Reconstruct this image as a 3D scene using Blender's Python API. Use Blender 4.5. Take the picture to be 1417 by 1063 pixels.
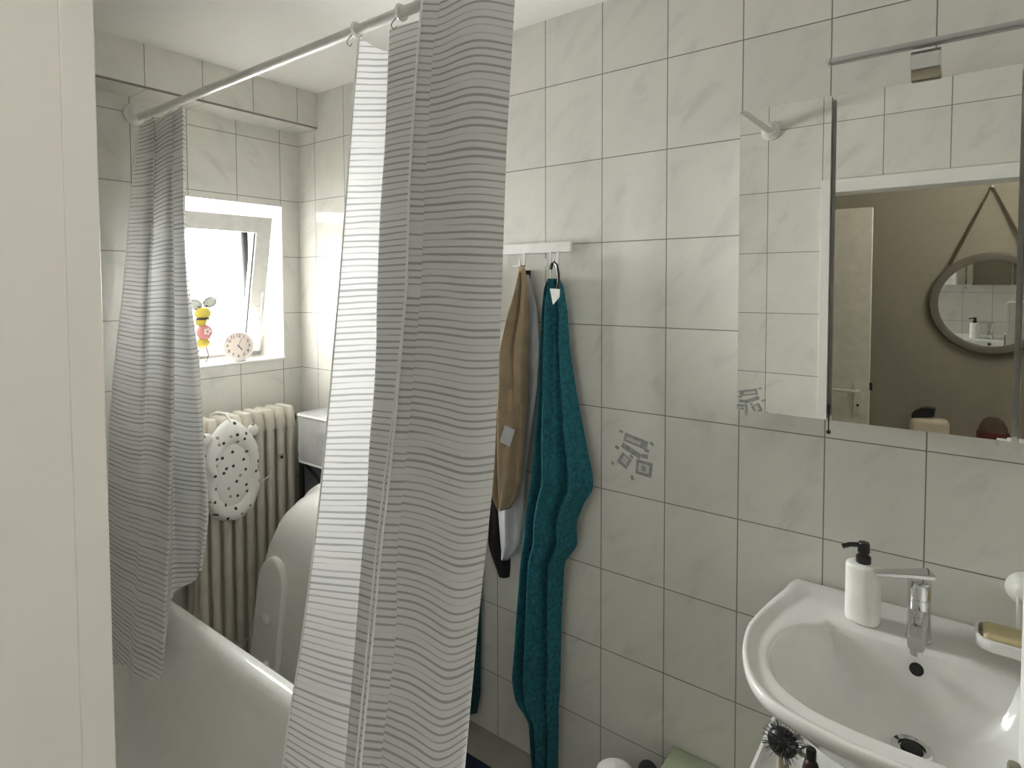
import bpy, bmesh, math, random
from math import sin, cos, pi, radians
from mathutils import Vector, Matrix
random.seed(7)
for o in list(bpy.data.objects): bpy.data.objects.remove(o)
SC = bpy.context.scene
COL = SC.collection

# ------------------------------------------------------------------ camera
CAM = bpy.data.cameras.new('camera'); cam = bpy.data.objects.new('camera', CAM); COL.objects.link(cam)
CAM.sensor_fit = 'HORIZONTAL'; CAM.sensor_width = 36.0
CAM.lens = 833.757/1417*36; CAM.shift_x = 21.566/1417; CAM.shift_y = -105.357/1417
CAM.clip_start = 0.01; CAM.clip_end = 60
yaw, pitch, roll = -0.65688, -0.03979, -0.00419
fw = Vector((sin(yaw)*cos(pitch), cos(yaw)*cos(pitch), sin(pitch)))
rt = Vector((cos(yaw), -sin(yaw), 0)); up = rt.cross(fw)
R_ = cos(roll)*rt + sin(roll)*up; U_ = -sin(roll)*rt + cos(roll)*up
CAMPOS = Vector((2.39115, -1.63613, 1.59639))
M = Matrix((R_, U_, -fw)).transposed().to_4x4(); M.translation = CAMPOS
cam.matrix_world = M
SC.camera = cam
SC.cycles.max_bounces = 20; SC.cycles.diffuse_bounces = 14; SC.cycles.glossy_bounces = 8; SC.cycles.transmission_bounces = 8; SC.cycles.transparent_max_bounces = 16

# ------------------------------------------------------------------ light and exposure
W = bpy.data.worlds.new('sky'); SC.world = W; W.use_nodes = True
wn = W.node_tree; bg = wn.nodes['Background']
wt = wn.nodes.new('ShaderNodeTexCoord'); wd = wn.nodes.new('ShaderNodeVectorMath'); wd.operation = 'DOT_PRODUCT'
wv = Vector((-0.92, 0.36, 0.12)).normalized(); wd.inputs[1].default_value = wv
wn.links.new(wt.outputs['Generated'], wd.inputs[0])
wr = wn.nodes.new('ShaderNodeMapRange'); wr.inputs[1].default_value = 0.55; wr.inputs[2].default_value = 1.0
wr.inputs[3].default_value = 0.0; wr.inputs[4].default_value = 1.0; wn.links.new(wd.outputs['Value'], wr.inputs[0])
wp = wn.nodes.new('ShaderNodeMath'); wp.operation = 'POWER'; wp.inputs[1].default_value = 1.6; wn.links.new(wr.outputs[0], wp.inputs[0])
wm = wn.nodes.new('ShaderNodeMath'); wm.operation = 'MULTIPLY_ADD'; wm.inputs[1].default_value = 20.0; wm.inputs[2].default_value = 3.5   # glow, base
wn.links.new(wp.outputs[0], wm.inputs[0]); wn.links.new(wm.outputs[0], bg.inputs[1])
bg.inputs[0].default_value = (1.0, 0.985, 0.955, 1)
def area(name, loc, rot, sx, sy, power, col=(1, 1, 1), portal=False):
    l = bpy.data.lights.new(name, 'AREA'); l.shape = 'RECTANGLE'; l.size = sx; l.size_y = sy
    l.energy = power; l.color = col
    o = bpy.data.objects.new(name, l); COL.objects.link(o); o.location = loc; o.rotation_euler = rot
    if portal: l.cycles.is_portal = True
    return o
area('window_portal', (-0.30, -0.344, 1.6), (0, -pi/2, 0), 0.72, 0.56, 1, portal=True)
V = SC.view_settings
V.view_transform = 'Standard'; V.look = 'None'; V.gamma = 1; V.use_curve_mapping = False
V.exposure = 3.1
HALL_FILL = 3.9      # brightness of the added hallway fill lamp

# ------------------------------------------------------------------ materials
def newmat(name):
    m = bpy.data.materials.new(name); m.use_nodes = True
    nt = m.node_tree; b = nt.nodes['Principled BSDF']
    return m, nt, b
def tc(nt, kind='Object'):
    n = nt.nodes.new('ShaderNodeTexCoord'); return n.outputs[kind]
def noise(nt, scale, detail=3, vec=None, rough=0.5, dist=0.0):
    n = nt.nodes.new('ShaderNodeTexNoise'); n.inputs['Scale'].default_value = scale
    n.inputs['Detail'].default_value = detail; n.inputs['Roughness'].default_value = rough
    n.inputs['Distortion'].default_value = dist
    nt.links.new(vec if vec is not None else tc(nt), n.inputs['Vector']); return n
def ramp(nt, fac, stops):
    r = nt.nodes.new('ShaderNodeValToRGB'); e = r.color_ramp.elements
    while len(e) < len(stops): e.new(0.5)
    for k, (p, c) in enumerate(stops):
        e[k].position = p; e[k].color = (*c, 1) if len(c) == 3 else c
    nt.links.new(fac, r.inputs[0]); return r.outputs[0]
def bump(nt, b, h, strength, dist=0.01):
    n = nt.nodes.new('ShaderNodeBump'); n.inputs['Strength'].default_value = strength
    n.inputs['Distance'].default_value = dist
    nt.links.new(h, n.inputs['Height']); nt.links.new(n.outputs[0], b.inputs['Normal']); return n
def plain(name, col, rough=0.5, metal=0.0, var=0.06, scale=25, bmp=0.0, bscale=200, coat=0.0, trans=0.0, bdist=0.002):
    m, nt, b = newmat(name)
    n = noise(nt, scale)
    lo = tuple(c*(1-var) for c in col); hi = tuple(min(1, c*(1+var)) for c in col)
    nt.links.new(ramp(nt, n.outputs[0], [(0.3, lo), (0.7, hi)]), b.inputs['Base Color'])
    b.inputs['Roughness'].default_value = rough; b.inputs['Metallic'].default_value = metal
    b.inputs['Coat Weight'].default_value = coat; b.inputs['Coat Roughness'].default_value = 0.08
    if bmp: bump(nt, b, noise(nt, bscale, 4).outputs[0], bmp, bdist)
    return m
TW, TH, ZA = 0.2015, 0.25, 2.22
def tiles(name, axis, u0, v0=ZA, vaxis=2, sign=1, tw=TW, th=TH):
    """Glazed wall tile: brick grid on wall coordinates, faint grey veining, grey grout, wavy glaze."""
    m, nt, b = newmat(name); L = nt.links
    sep = nt.nodes.new('ShaderNodeSeparateXYZ'); L.new(tc(nt), sep.inputs[0])
    def lin(out, s, off):
        k = nt.nodes.new('ShaderNodeMath'); k.operation = 'MULTIPLY_ADD'
        k.inputs[1].default_value = s; k.inputs[2].default_value = off; L.new(out, k.inputs[0]); return k.outputs[0]
    u = lin(sep.outputs[axis], sign, -u0 + 40*tw); v = lin(sep.outputs[vaxis], 1, -v0 + 40*th)
    cb = nt.nodes.new('ShaderNodeCombineXYZ'); L.new(u, cb.inputs[0]); L.new(v, cb.inputs[1])
    br = nt.nodes.new('ShaderNodeTexBrick'); br.offset = 0; br.squash = 1
    L.new(cb.outputs[0], br.inputs['Vector'])
    br.inputs['Scale'].default_value = 1; br.inputs['Mortar Size'].default_value = 0.0016
    br.inputs['Mortar Smooth'].default_value = 0.25; br.inputs['Brick Width'].default_value = tw
    br.inputs['Row Height'].default_value = th; br.inputs['Bias'].default_value = 0
    br.inputs['Color1'].default_value = (0.95, 0.95, 0.95, 1); br.inputs['Color2'].default_value = (1, 1, 1, 1)
    br.inputs['Mortar'].default_value = (1, 1, 1, 1)
    # veining, shifted per tile so it does not run across joints
    mp = nt.nodes.new('ShaderNodeMapping'); mp.inputs['Scale'].default_value = (1, 1, 1)
    mp.inputs['Rotation'].default_value = (0, 0, 0.7)
    L.new(cb.outputs[0], mp.inputs[0])
    sc_ = nt.nodes.new('ShaderNodeVectorMath'); sc_.operation = 'MULTIPLY'; sc_.inputs[1].default_value = (9, 3.5, 1)
    L.new(mp.outputs[0], sc_.inputs[0])
    n = noise(nt, 1.6, 5, sc_.outputs[0], 0.6, 0.6)
    vein = ramp(nt, n.outputs[0], [(0.28, (0.66, 0.65, 0.61)), (0.45, (0.745, 0.735, 0.69)), (0.75, (0.79, 0.775, 0.72))])
    mul = nt.nodes.new('ShaderNodeMixRGB'); mul.blend_type = 'MULTIPLY'; mul.inputs[0].default_value = 1
    L.new(vein, mul.inputs[1]); L.new(br.outputs['Color'], mul.inputs[2])
    mix = nt.nodes.new('ShaderNodeMixRGB'); L.new(br.outputs['Fac'], mix.inputs[0]); L.new(mul.outputs[0], mix.inputs[1])
    mix.inputs[2].default_value = (0.23, 0.215, 0.20, 1)
    L.new(mix.outputs[0], b.inputs['Base Color'])
    rr = nt.nodes.new('ShaderNodeMapRange'); rr.inputs[3].default_value = 0.07; rr.inputs[4].default_value = 0.8
    L.new(br.outputs['Fac'], rr.inputs[0]); L.new(rr.outputs[0], b.inputs['Roughness'])
    nb = noise(nt, 70, 2, cb.outputs[0])
    inv = nt.nodes.new('ShaderNodeMath'); inv.operation = 'MULTIPLY_ADD'; inv.inputs[1].default_value = 0.20; inv.inputs[2].default_value = 1
    L.new(nb.outputs[0], inv.inputs[0])
    sb = nt.nodes.new('ShaderNodeMath'); sb.operation = 'SUBTRACT'; L.new(inv.outputs[0], sb.inputs[0]); L.new(br.outputs['Fac'], sb.inputs[1])
    bump(nt, b, sb.outputs[0], 0.35, 0.0016)
    b.inputs['Specular IOR Level'].default_value = 0.5
    return m
def curtain_mat(name, base=(0.85, 0.85, 0.85), tr=0.36):
    m, nt, b = newmat(name); L = nt.links
    uv = nt.nodes.new('ShaderNodeUVMap').outputs[0]
    sep = nt.nodes.new('ShaderNodeSeparateXYZ'); L.new(uv, sep.inputs[0])
    # slub lines: stretched noise bands plus a regular weave line
    mp = nt.nodes.new('ShaderNodeVectorMath'); mp.operation = 'MULTIPLY'; mp.inputs[1].default_value = (2.2, 92, 1); L.new(uv, mp.inputs[0])
    n1 = noise(nt, 1.0, 2, mp.outputs[0], 0.6)
    wob = noise(nt, 7, 2, uv)
    k = nt.nodes.new('ShaderNodeMath'); k.operation = 'MULTIPLY_ADD'; k.inputs[1].default_value = 0.006; L.new(wob.outputs[0], k.inputs[0]); L.new(sep.outputs[1], k.inputs[2])
    f = nt.nodes.new('ShaderNodeMath'); f.operation = 'MULTIPLY'; f.inputs[1].default_value = 2*pi/0.0145; L.new(k.outputs[0], f.inputs[0])
    s = nt.nodes.new('ShaderNodeMath'); s.operation = 'SINE'; L.new(f.outputs[0], s.inputs[0])
    a = nt.nodes.new('ShaderNodeMath'); a.operation = 'MULTIPLY_ADD'; a.inputs[1].default_value = 0.34; L.new(s.outputs[0], a.inputs[0])
    n2 = nt.nodes.new('ShaderNodeMath'); n2.operation = 'MULTIPLY'; n2.inputs[1].default_value = 1.0; L.new(n1.outputs[0], n2.inputs[0])
    L.new(n2.outputs[0], a.inputs[2])
    line = ramp(nt, a.outputs[0], [(0.66, (0, 0, 0)), (0.82, (1, 1, 1))])
    col = nt.nodes.new('ShaderNodeMixRGB'); L.new(line, col.inputs[0])
    col.inputs[1].default_value = (*base, 1); col.inputs[2].default_value = (0.46, 0.46, 0.465, 1)
    d = nt.nodes.new('ShaderNodeBsdfDiffuse'); t = nt.nodes.new('ShaderNodeBsdfTranslucent')
    L.new(col.outputs[0], d.inputs[0]); L.new(col.outputs[0], t.inputs[0])
    g = nt.nodes.new('ShaderNodeBsdfGlossy'); g.inputs['Roughness'].default_value = 0.42
    g.inputs['Color'].default_value = (0.9, 0.9, 0.9, 1)
    mx = nt.nodes.new('ShaderNodeMixShader'); mx.inputs[0].default_value = tr
    L.new(d.outputs[0], mx.inputs[1]); L.new(t.outputs[0], mx.inputs[2])
    mx2 = nt.nodes.new('ShaderNodeMixShader'); mx2.inputs[0].default_value = 0.05
    L.new(mx.outputs[0], mx2.inputs[1]); L.new(g.outputs[0], mx2.inputs[2])
    bp = nt.nodes.new('ShaderNodeBump'); bp.inputs['Strength'].default_value = 0.12; bp.inputs['Distance'].default_value = 0.003
    L.new(line, bp.inputs['Height'])
    for q in (d, t, g): L.new(bp.outputs[0], q.inputs['Normal'])
    L.new(mx2.outputs[0], nt.nodes['Material Output'].inputs[0])
    return m
def glass_mat(name):
    m, nt, b = newmat(name); L = nt.links
    t = nt.nodes.new('ShaderNodeBsdfTransparent'); g = nt.nodes.new('ShaderNodeBsdfGlossy'); g.inputs['Roughness'].default_value = 0.02
    n = noise(nt, 3); L.new(ramp(nt, n.outputs[0], [(0.3, (0.95, 0.97, 0.97)), (0.7, (0.97, 0.98, 0.98))]), t.inputs[0])
    fr = nt.nodes.new('ShaderNodeFresnel'); fr.inputs[0].default_value = 1.3
    mx = nt.nodes.new('ShaderNodeMixShader'); L.new(fr.outputs[0], mx.inputs[0]); L.new(t.outputs[0], mx.inputs[1]); L.new(g.outputs[0], mx.inputs[2])
    L.new(mx.outputs[0], nt.nodes['Material Output'].inputs[0]); return m
def dotted_mat(name):
    m, nt, b = newmat(name); L = nt.links
    vo = nt.nodes.new('ShaderNodeTexVoronoi'); vo.inputs['Scale'].default_value = 25; vo.inputs['Randomness'].default_value = 0.75
    vo.voronoi_dimensions = '2D'
    sep = nt.nodes.new('ShaderNodeSeparateXYZ'); L.new(tc(nt), sep.inputs[0])
    cb = nt.nodes.new('ShaderNodeCombineXYZ'); L.new(sep.outputs[1], cb.inputs[0]); L.new(sep.outputs[2], cb.inputs[1])
    L.new(cb.outputs[0], vo.inputs['Vector'])
    lt = nt.nodes.new('ShaderNodeMath'); lt.operation = 'LESS_THAN'; lt.inputs[1].default_value = 0.145; L.new(vo.outputs['Distance'], lt.inputs[0])
    hs = nt.nodes.new('ShaderNodeSeparateColor'); L.new(vo.outputs['Color'], hs.inputs[0])
    dc = ramp(nt, hs.outputs[0], [(0.0, (0.05, 0.05, 0.055)), (0.55, (0.06, 0.055, 0.055)), (0.62, (0.34, 0.29, 0.25)), (1.0, (0.42, 0.33, 0.30))])
    mx = nt.nodes.new('ShaderNodeMixRGB'); L.new(lt.outputs[0], mx.inputs[0]); mx.inputs[1].default_value = (0.80, 0.785, 0.76, 1); L.new(dc, mx.inputs[2])
    L.new(mx.outputs[0], b.inputs['Base Color']); b.inputs['Roughness'].default_value = 0.8
    bump(nt, b, noise(nt, 120, 3).outputs[0], 0.25, 0.003); return m

MT = {}
MT['tile_right'] = tiles('tile_glaze_right', 0, 1.5317)
MT['tile_back'] = tiles('tile_glaze_window', 1, 0.09525, sign=-1)
MT['tile_left'] = tiles('tile_glaze_door', 0, 1.7480)
MT['tile_soffit'] = tiles('tile_glaze_soffit', 1, 0.1000, v0=ZA+0.063, sign=-1)
MT['tile_soffit_under'] = tiles('tile_glaze_soffit_under', 1, 0.0925, v0=0.1436, vaxis=0, sign=-1)
MT['paint'] = plain('white_ceiling_paint', (0.83, 0.825, 0.80), 0.9, var=0.01, bmp=0.03)
MT['hall_paint'] = plain('hallway_wall_paint', (0.29, 0.27, 0.215), 0.9, var=0.03, bmp=0.03)
MT['frame_white'] = plain('white_door_lacquer', (0.80, 0.795, 0.77), 0.4, var=0.01)
MT['leaf'] = plain('cream_door_lacquer', (0.72, 0.70, 0.62), 0.45)
MT['upvc'] = plain('white_window_plastic', (0.64, 0.635, 0.615), 0.3)
MT['gasket'] = plain('grey_rubber', (0.10, 0.10, 0.10), 0.7)
MT['glass'] = glass_mat('window_glass')
MT['plaster'] = plain('reveal_plaster', (0.72, 0.715, 0.69), 0.6)
MT['floor'] = plain('beige_floor_tile', (0.30, 0.28, 0.24), 0.5, var=0.15, scale=8)
MT['enamel'] = plain('white_enamel', (0.80, 0.80, 0.785), 0.12, var=0.02, coat=0.3)
MT['ceramic'] = plain('white_sanitary_ceramic', (0.79, 0.79, 0.775), 0.2, var=0.02, coat=0.25)
MT['chrome'] = plain('chrome', (0.72, 0.72, 0.73), 0.07, 1.0, var=0.02)
MT['satin'] = plain('satin_metal', (0.55, 0.54, 0.55), 0.3, 1.0, var=0.03)
MT['dark'] = plain('dark_hole', (0.012, 0.011, 0.010), 0.6)
MT['black'] = plain('black_plastic', (0.014, 0.014, 0.015), 0.35)
MT['rod'] = plain('white_rod_enamel', (0.72, 0.71, 0.69), 0.3)
MT['white'] = plain('white_plastic', (0.82, 0.82, 0.80), 0.3)
MT['soap_white'] = plain('soap_bottle_white', (0.86, 0.855, 0.82), 0.35)
MT['mirror'] = plain('mirror_silver', (0.86, 0.865, 0.84), 0.0, 1.0, var=0.005)
MT['edge'] = plain('mirror_edge', (0.55, 0.56, 0.54), 0.25)
MT['radiator'] = plain('aged_radiator_enamel', (0.70, 0.665, 0.58), 0.35, var=0.08, scale=12)
MT['curtain'] = curtain_mat('striped_curtain_cloth')
MT['hem'] = plain('curtain_hem_and_fold_line', (0.88, 0.88, 0.87), 0.8)
MT['teal'] = plain('teal_terry', (0.016, 0.13, 0.17), 0.95, var=0.35, scale=90, bmp=0.6, bscale=500)
MT['beige'] = plain('beige_cotton', (0.36, 0.275, 0.175), 0.9, var=0.1, bmp=0.25, bscale=300)
MT['greycloth'] = plain('pale_grey_cloth', (0.50, 0.50, 0.52), 0.9, var=0.08, bmp=0.25, bscale=300)
MT['blackcloth'] = plain('black_cloth', (0.012, 0.012, 0.014), 0.95, var=0.2, bmp=0.3, bscale=300)
MT['dteal'] = plain('dark_green_terry', (0.006, 0.045, 0.05), 0.95, var=0.3, scale=90, bmp=0.6, bscale=500)
MT['navy'] = plain('navy_mat_pile', (0.006, 0.012, 0.035), 1.0, var=0.4, scale=150, bmp=0.8, bscale=400)
MT['dots'] = dotted_mat('dotted_cotton')
MT['bath'] = plain('white_bath_plastic', (0.70, 0.69, 0.66), 0.25, var=0.02)
MT['hamper'] = plain('light_grey_canvas', (0.50, 0.50, 0.50), 0.9, var=0.12, scale=12, bmp=0.3, bscale=60, bdist=0.006)
MT['mesh'] = plain('dark_grey_mesh', (0.10, 0.10, 0.105), 0.9, bmp=0.4, bscale=500)
MT['piping'] = plain('white_piping', (0.75, 0.75, 0.72), 0.7)
MT['yellow'] = plain('yellow_paint', (0.62, 0.50, 0.08), 0.5)
MT['pink'] = plain('pink_paint', (0.60, 0.25, 0.25), 0.5)
MT['wing'] = plain('grey_white_wing', (0.62, 0.63, 0.60), 0.4)
MT['brown'] = plain('dark_brown_paint', (0.06, 0.045, 0.03), 0.6)
MT['wire'] = plain('grey_wire', (0.18, 0.18, 0.18), 0.4, 0.6)
MT['clockface'] = plain('pale_pink_dial', (0.80, 0.72, 0.68), 0.6)
MT['ink'] = plain('grey_print', (0.11, 0.10, 0.10), 0.7)
MT['soap'] = plain('yellowish_soap', (0.62, 0.53, 0.30), 0.5, var=0.1)
MT['wood'] = plain('soap_wood', (0.14, 0.085, 0.045), 0.6, var=0.3)
MT['green'] = plain('pale_green_board', (0.32, 0.37, 0.25), 0.6)
MT['decor'] = plain('grey_tile_print', (0.36, 0.365, 0.36), 0.25, var=0.2, scale=60)
MT['decor_light'] = plain('light_tile_print', (0.60, 0.60, 0.58), 0.2)
MT['rope'] = plain('brown_rope', (0.09, 0.065, 0.035), 0.9)
MT['ring_frame'] = plain('grey_brown_mirror_frame', (0.15, 0.138, 0.11), 0.6)
MT['hat'] = plain('dark_brown_knit', (0.10, 0.07, 0.045), 0.95, var=0.3, bmp=0.6, bscale=200)
MT['red'] = plain('dark_red_knit', (0.09, 0.02, 0.015), 0.95, var=0.3)
MT['oat'] = plain('beige_plastic', (0.42, 0.38, 0.28), 0.5)
MT['amber'] = plain('amber_brown', (0.20, 0.12, 0.045), 0.4, var=0.2)
MT['cream'] = plain('cream_plastic', (0.62, 0.56, 0.44), 0.5)
MT['olive'] = plain('olive_grey', (0.20, 0.20, 0.14), 0.5)
MT['dbrown'] = plain('dark_red_brown', (0.035, 0.014, 0.010), 0.5, var=0.3)

# ------------------------------------------------------------------ mesh helpers
def root_loc(o):
    v = Vector((0, 0, 0))
    while o is not None: v += o.location; o = o.parent
    return v
class MB:
    def __init__(s): s.bm = bmesh.new(); s.uv = None
    def box(s, a, b, bev=0.0, seg=2, mat=None):
        bm = bmesh.new(); bmesh.ops.create_cube(bm, size=1)
        for v in bm.verts:
            v.co = Vector([(a[i]+b[i])/2 + v.co[i]*(b[i]-a[i]) for i in range(3)])
        if bev: bmesh.ops.bevel(bm, geom=bm.edges[:], offset=bev, segments=seg, affect='EDGES', profile=0.5)
        s.add(bm, mat); return s
    def add(s, bm, mat=None):
        if mat is not None: bmesh.ops.transform(bm, matrix=mat, verts=bm.verts)
        me = bpy.data.meshes.new('t'); bm.to_mesh(me); bm.free(); s.bm.from_mesh(me); bpy.data.meshes.remove(me)
    def loft(s, rings, closed=True, cap0=True, cap1=True):
        vs = [[s.bm.verts.new(p) for p in r] for r in rings]
        n = len(rings[0])
        for a, b in zip(vs, vs[1:]):
            for i in range(n if closed else n-1):
                j = (i+1) % n
                try: s.bm.faces.new((a[i], a[j], b[j], b[i]))
                except ValueError: pass
        if closed and cap0: s.bm.faces.new(list(reversed(vs[0])))
        if closed and cap1: s.bm.faces.new(vs[-1])
        return vs
    def tube(s, pts, r, seg=12, closed=False, flat=1.0):
        pts = [Vector(p) for p in pts]; rings = []; prev = None; n = len(pts)
        for i, p in enumerate(pts):
            if closed: t = pts[(i+1) % n] - pts[i-1]
            else: t = pts[min(i+1, n-1)] - pts[max(i-1, 0)]
            t.normalize()
            if prev is None:
                a = Vector((0, 0, 1)) if abs(t.z) < 0.9 else Vector((1, 0, 0))
                u = t.cross(a).normalized()
            else: u = (prev - t*prev.dot(t)).normalized()
            prev = u; w = t.cross(u)
            rr = r(i/(n-1)) if callable(r) else r
            rings.append([p + rr*(cos(k*2*pi/seg)*u + flat*sin(k*2*pi/seg)*w) for k in range(seg)])
        if closed: rings.append(rings[0]); s.loft(rings, True, False, False)
        else: s.loft(rings)
        return s
    def lathe(s, prof, c=(0, 0, 0), seg=32, mat=None, sx=1, sy=1):
        bm = bmesh.new(); rings = []
        for r, z in prof:
            rings.append([bm.verts.new((c[0]+max(r, 1e-5)*cos(k*2*pi/seg)*sx, c[1]+max(r, 1e-5)*sin(k*2*pi/seg)*sy, c[2]+z)) for k in range(seg)])
        for a, b in zip(rings, rings[1:]):
            for i in range(seg): bm.faces.new((a[i], a[(i+1) % seg], b[(i+1) % seg], b[i]))
        bm.faces.new(list(reversed(rings[0]))); bm.faces.new(rings[-1])
        s.add(bm, mat); return s
    def ball(s, c, r, sc=(1, 1, 1), u=20, v=14, mat=None):
        bm = bmesh.new(); bmesh.ops.create_uvsphere(bm, u_segments=u, v_segments=v, radius=r)
        for q in bm.verts: q.co = Vector((q.co.x*sc[0]+c[0], q.co.y*sc[1]+c[1], q.co.z*sc[2]+c[2]))
        s.add(bm, mat); return s
    def build(s, name, mat, parent=None, smooth=True, angle=40, loc=None, clean=True):
        bm = s.bm
        if clean: bmesh.ops.remove_doubles(bm, verts=bm.verts, dist=1e-6)
        if clean: bmesh.ops.recalc_face_normals(bm, faces=bm.faces)
        base = root_loc(parent) if parent is not None else Vector(loc if loc is not None else (0, 0, 0))
        bmesh.ops.translate(bm, verts=bm.verts, vec=-base)
        if smooth:
            ca = radians(angle)
            for f in bm.faces: f.smooth = True
            for e in bm.edges:
                if len(e.link_faces) == 2 and e.calc_face_angle(0) > ca: e.smooth = False
        me = bpy.data.meshes.new(name); bm.to_mesh(me); bm.free()
        me.materials.append(MT[mat] if isinstance(mat, str) else mat)
        o = bpy.data.objects.new(name, me); COL.objects.link(o)
        if smooth:
            w = o.modifiers.new('weighted_normals', 'WEIGHTED_NORMAL'); w.keep_sharp = True
        if parent is not None: o.parent = parent
        else: o.location = base
        return o
def tag(o, label, cat, group=None):
    o['label'] = label; o['category'] = cat
    if group: o['group'] = group
    return o
def thing(name, loc, label, cat, group=None):
    o = bpy.data.objects.new(name, None); COL.objects.link(o); o.location = loc; o.empty_display_size = 0.05
    return tag(o, label, cat, group)
def struct(o): o['kind'] = 'structure'; return o
def lerp(a, b, t): return a + (b-a)*t
def interp(tab, z):
    """rows (z, v1, v2, ...) sorted by falling z; linear, extrapolating past the ends"""
    n = len(tab)
    for i in range(n-1):
        if z >= tab[i+1][0] or i == n-2:
            a, b = tab[i], tab[i+1]; t = (z-a[0])/(b[0]-a[0])
            return [lerp(a[k], b[k], t) for k in range(1, len(a))]
def smooth_interp(tab, z, h=0.02):
    r = [interp(tab, z+d) for d in (-2*h, -h, 0, h, 2*h)]; w = (1, 2, 3, 2, 1)
    return [sum(w[k]*r[k][i] for k in range(5))/9 for i in range(len(r[0]))]
def catmull(P, n):
    out = []; m = len(P)
    for i in range(m-1):
        p0, p1, p2, p3 = P[max(i-1, 0)], P[i], P[i+1], P[min(i+2, m-1)]
        for k in range(n):
            t = k/n
            out.append(tuple(0.5*((2*p1[c]) + (-p0[c]+p2[c])*t + (2*p0[c]-5*p1[c]+4*p2[c]-p3[c])*t*t + (-p0[c]+3*p1[c]-3*p2[c]+p3[c])*t**3) for c in range(len(p1))))
    out.append(tuple(P[-1])); return out

# ------------------------------------------------------------------ room shell
D = -1.511      # tiled face of the door wall
XE = 2.95       # far end wall
ZC = 2.43
YH = -2.75      # hallway wall
def wall(name, boxes, mat):
    m = MB()
    for a, b in boxes: m.box(a, b)
    return struct(m.build(name, mat, smooth=False))
wall('wall_right', [((-0.3, 0, -0.1), (XE+0.1, 0.12, ZC+0.12))], 'tile_right')
WY0, WY1, WZ0, WZ1 = -0.585, -0.088, 1.268, 1.945
wall('wall_back', [((-0.30, D-0.1, -0.1), (0, WY0, ZC+0.12)), ((-0.30, WY1, -0.1), (0, 0, ZC+0.12)),
                   ((-0.30, WY0, -0.1), (0, WY1, WZ0)), ((-0.30, WY0, WZ1), (0, WY1, ZC+0.12))], 'tile_back')
wall('trim_1', [((-0.001, D, 2.282), (0.1436, 0.001, ZC+0.02))], 'tile_soffit')
wall('trim_2', [((0, D, 2.2765), (0.1430, 0.001, 2.2822))], 'tile_soffit_under')
DX0, DX1, DZ = 1.980, 2.75, 1.946
wall('wall_left', [((-0.3, D-0.095, -0.1), (DX0-0.012, D, ZC+0.12)), ((DX1+0.012, D-0.095, -0.1), (XE+0.1, D, ZC+0.12)),
                   ((DX0-0.012, D-0.095, DZ+0.012), (DX1+0.012, D, ZC+0.12))], 'tile_left')
wall('wall_front', [((XE, D-0.1, -0.1), (XE+0.1, 0.12, ZC+0.12))], 'tile_left')
wall('ceiling', [((-0.3, D-0.1, ZC), (XE+0.1, 0.12, ZC+0.12))], 'paint')
wall('floor', [((-0.3, D-0.1, -0.1), (XE+0.1, 0.12, 0))], 'floor')
# hallway behind the camera, seen only in the mirrors
wall('wall_hallway', [((0.6, YH-0.1, -0.1), (3.9, YH, ZC+0.1)), ((1.10, YH-0.1, -0.1), (1.30, D-0.095, ZC+0.1)),
                      ((3.9, YH-0.1, -0.1), (4.0, D-0.095, ZC+0.1)), ((XE+0.1, D-0.195, -0.1), (3.9, D-0.095, ZC+0.1))], 'hall_paint')
wall('ceiling_hallway', [((0.5, YH-0.1, ZC), (4.0, D-0.1, ZC+0.12))], 'paint')
wall('floor_hallway', [((0.5, YH-0.1, -0.1), (4.0, D-0.1, 0))], 'floor')

# reveal lining of the window, tiled sill
m = MB()
m.box((-0.30, WY1-0.004, WZ0), (0.001, WY1+0.001, WZ1)); m.box((-0.30, WY0-0.001, WZ0), (0.001, WY0+0.004, WZ1))
m.box((-0.30, WY0, WZ1-0.004), (0.001, WY1, WZ1+0.001))
struct(m.build('trim_3', 'plaster', smooth=False))
m = MB(); m.box((-0.30, WY0, WZ0-0.004), (0.006, WY1+0.004, WZ0+0.006), 0.003)
struct(m.build('trim_4', 'enamel'))

# window_1: fixed frame, sash tipped inward at the top, pane, handle
win = thing('window_1', (-0.20, (WY0+WY1)/2, WZ0), 'small white bathroom window tipped inward in the tiled wall', 'window'); win['kind'] = 'structure'
y0, y1, z0, z1 = WY0+0.006, WY1-0.006, WZ0+0.008, WZ1-0.006
m = MB(); fx0, fx1 = -0.265, -0.195
m.box((fx0, y0, z0), (fx1, y0+0.045, z1), 0.003); m.box((fx0, y1-0.045, z0), (fx1, y1, z1), 0.003)
m.box((fx0, y0+0.045, z0), (fx1, y1-0.045, z0+0.045), 0.003); m.box((fx0, y0+0.045, z1-0.045), (fx1, y1-0.045, z1), 0.003)
m.box((fx0+0.02, y0+0.045, z1-0.060), (fx1-0.02, y1-0.045, z1-0.045)); m.box((fx1-0.004, y0+0.03, z1-0.028), (fx1+0.004, y1-0.03, z1-0.022))
m.build('window_frame', 'upvc', win)
piv = Vector((-0.175, 0, z0+0.02)); TILT = Matrix.Translation(piv) @ Matrix.Rotation(radians(11.3), 4, 'Y') @ Matrix.Translation(-piv)
sy0, sy1, sz0, sz1 = WY0+0.026, WY1-0.026, WZ0+0.030, WZ1-0.036
sx0, sx1 = -0.200, -0.150; st = 0.072
m = MB()
m.box((sx0, sy0, sz0), (sx1, sy0+st, sz1), 0.005); m.box((sx0, sy1-st, sz0), (sx1, sy1, sz1), 0.005)
m.box((sx0, sy0+st-0.004, sz0), (sx1-0.0005, sy1-st+0.004, sz0+st), 0.005); m.box((sx0, sy0+st-0.004, sz1-st), (sx1-0.0005, sy1-st+0.004, sz1), 0.005)
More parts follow.
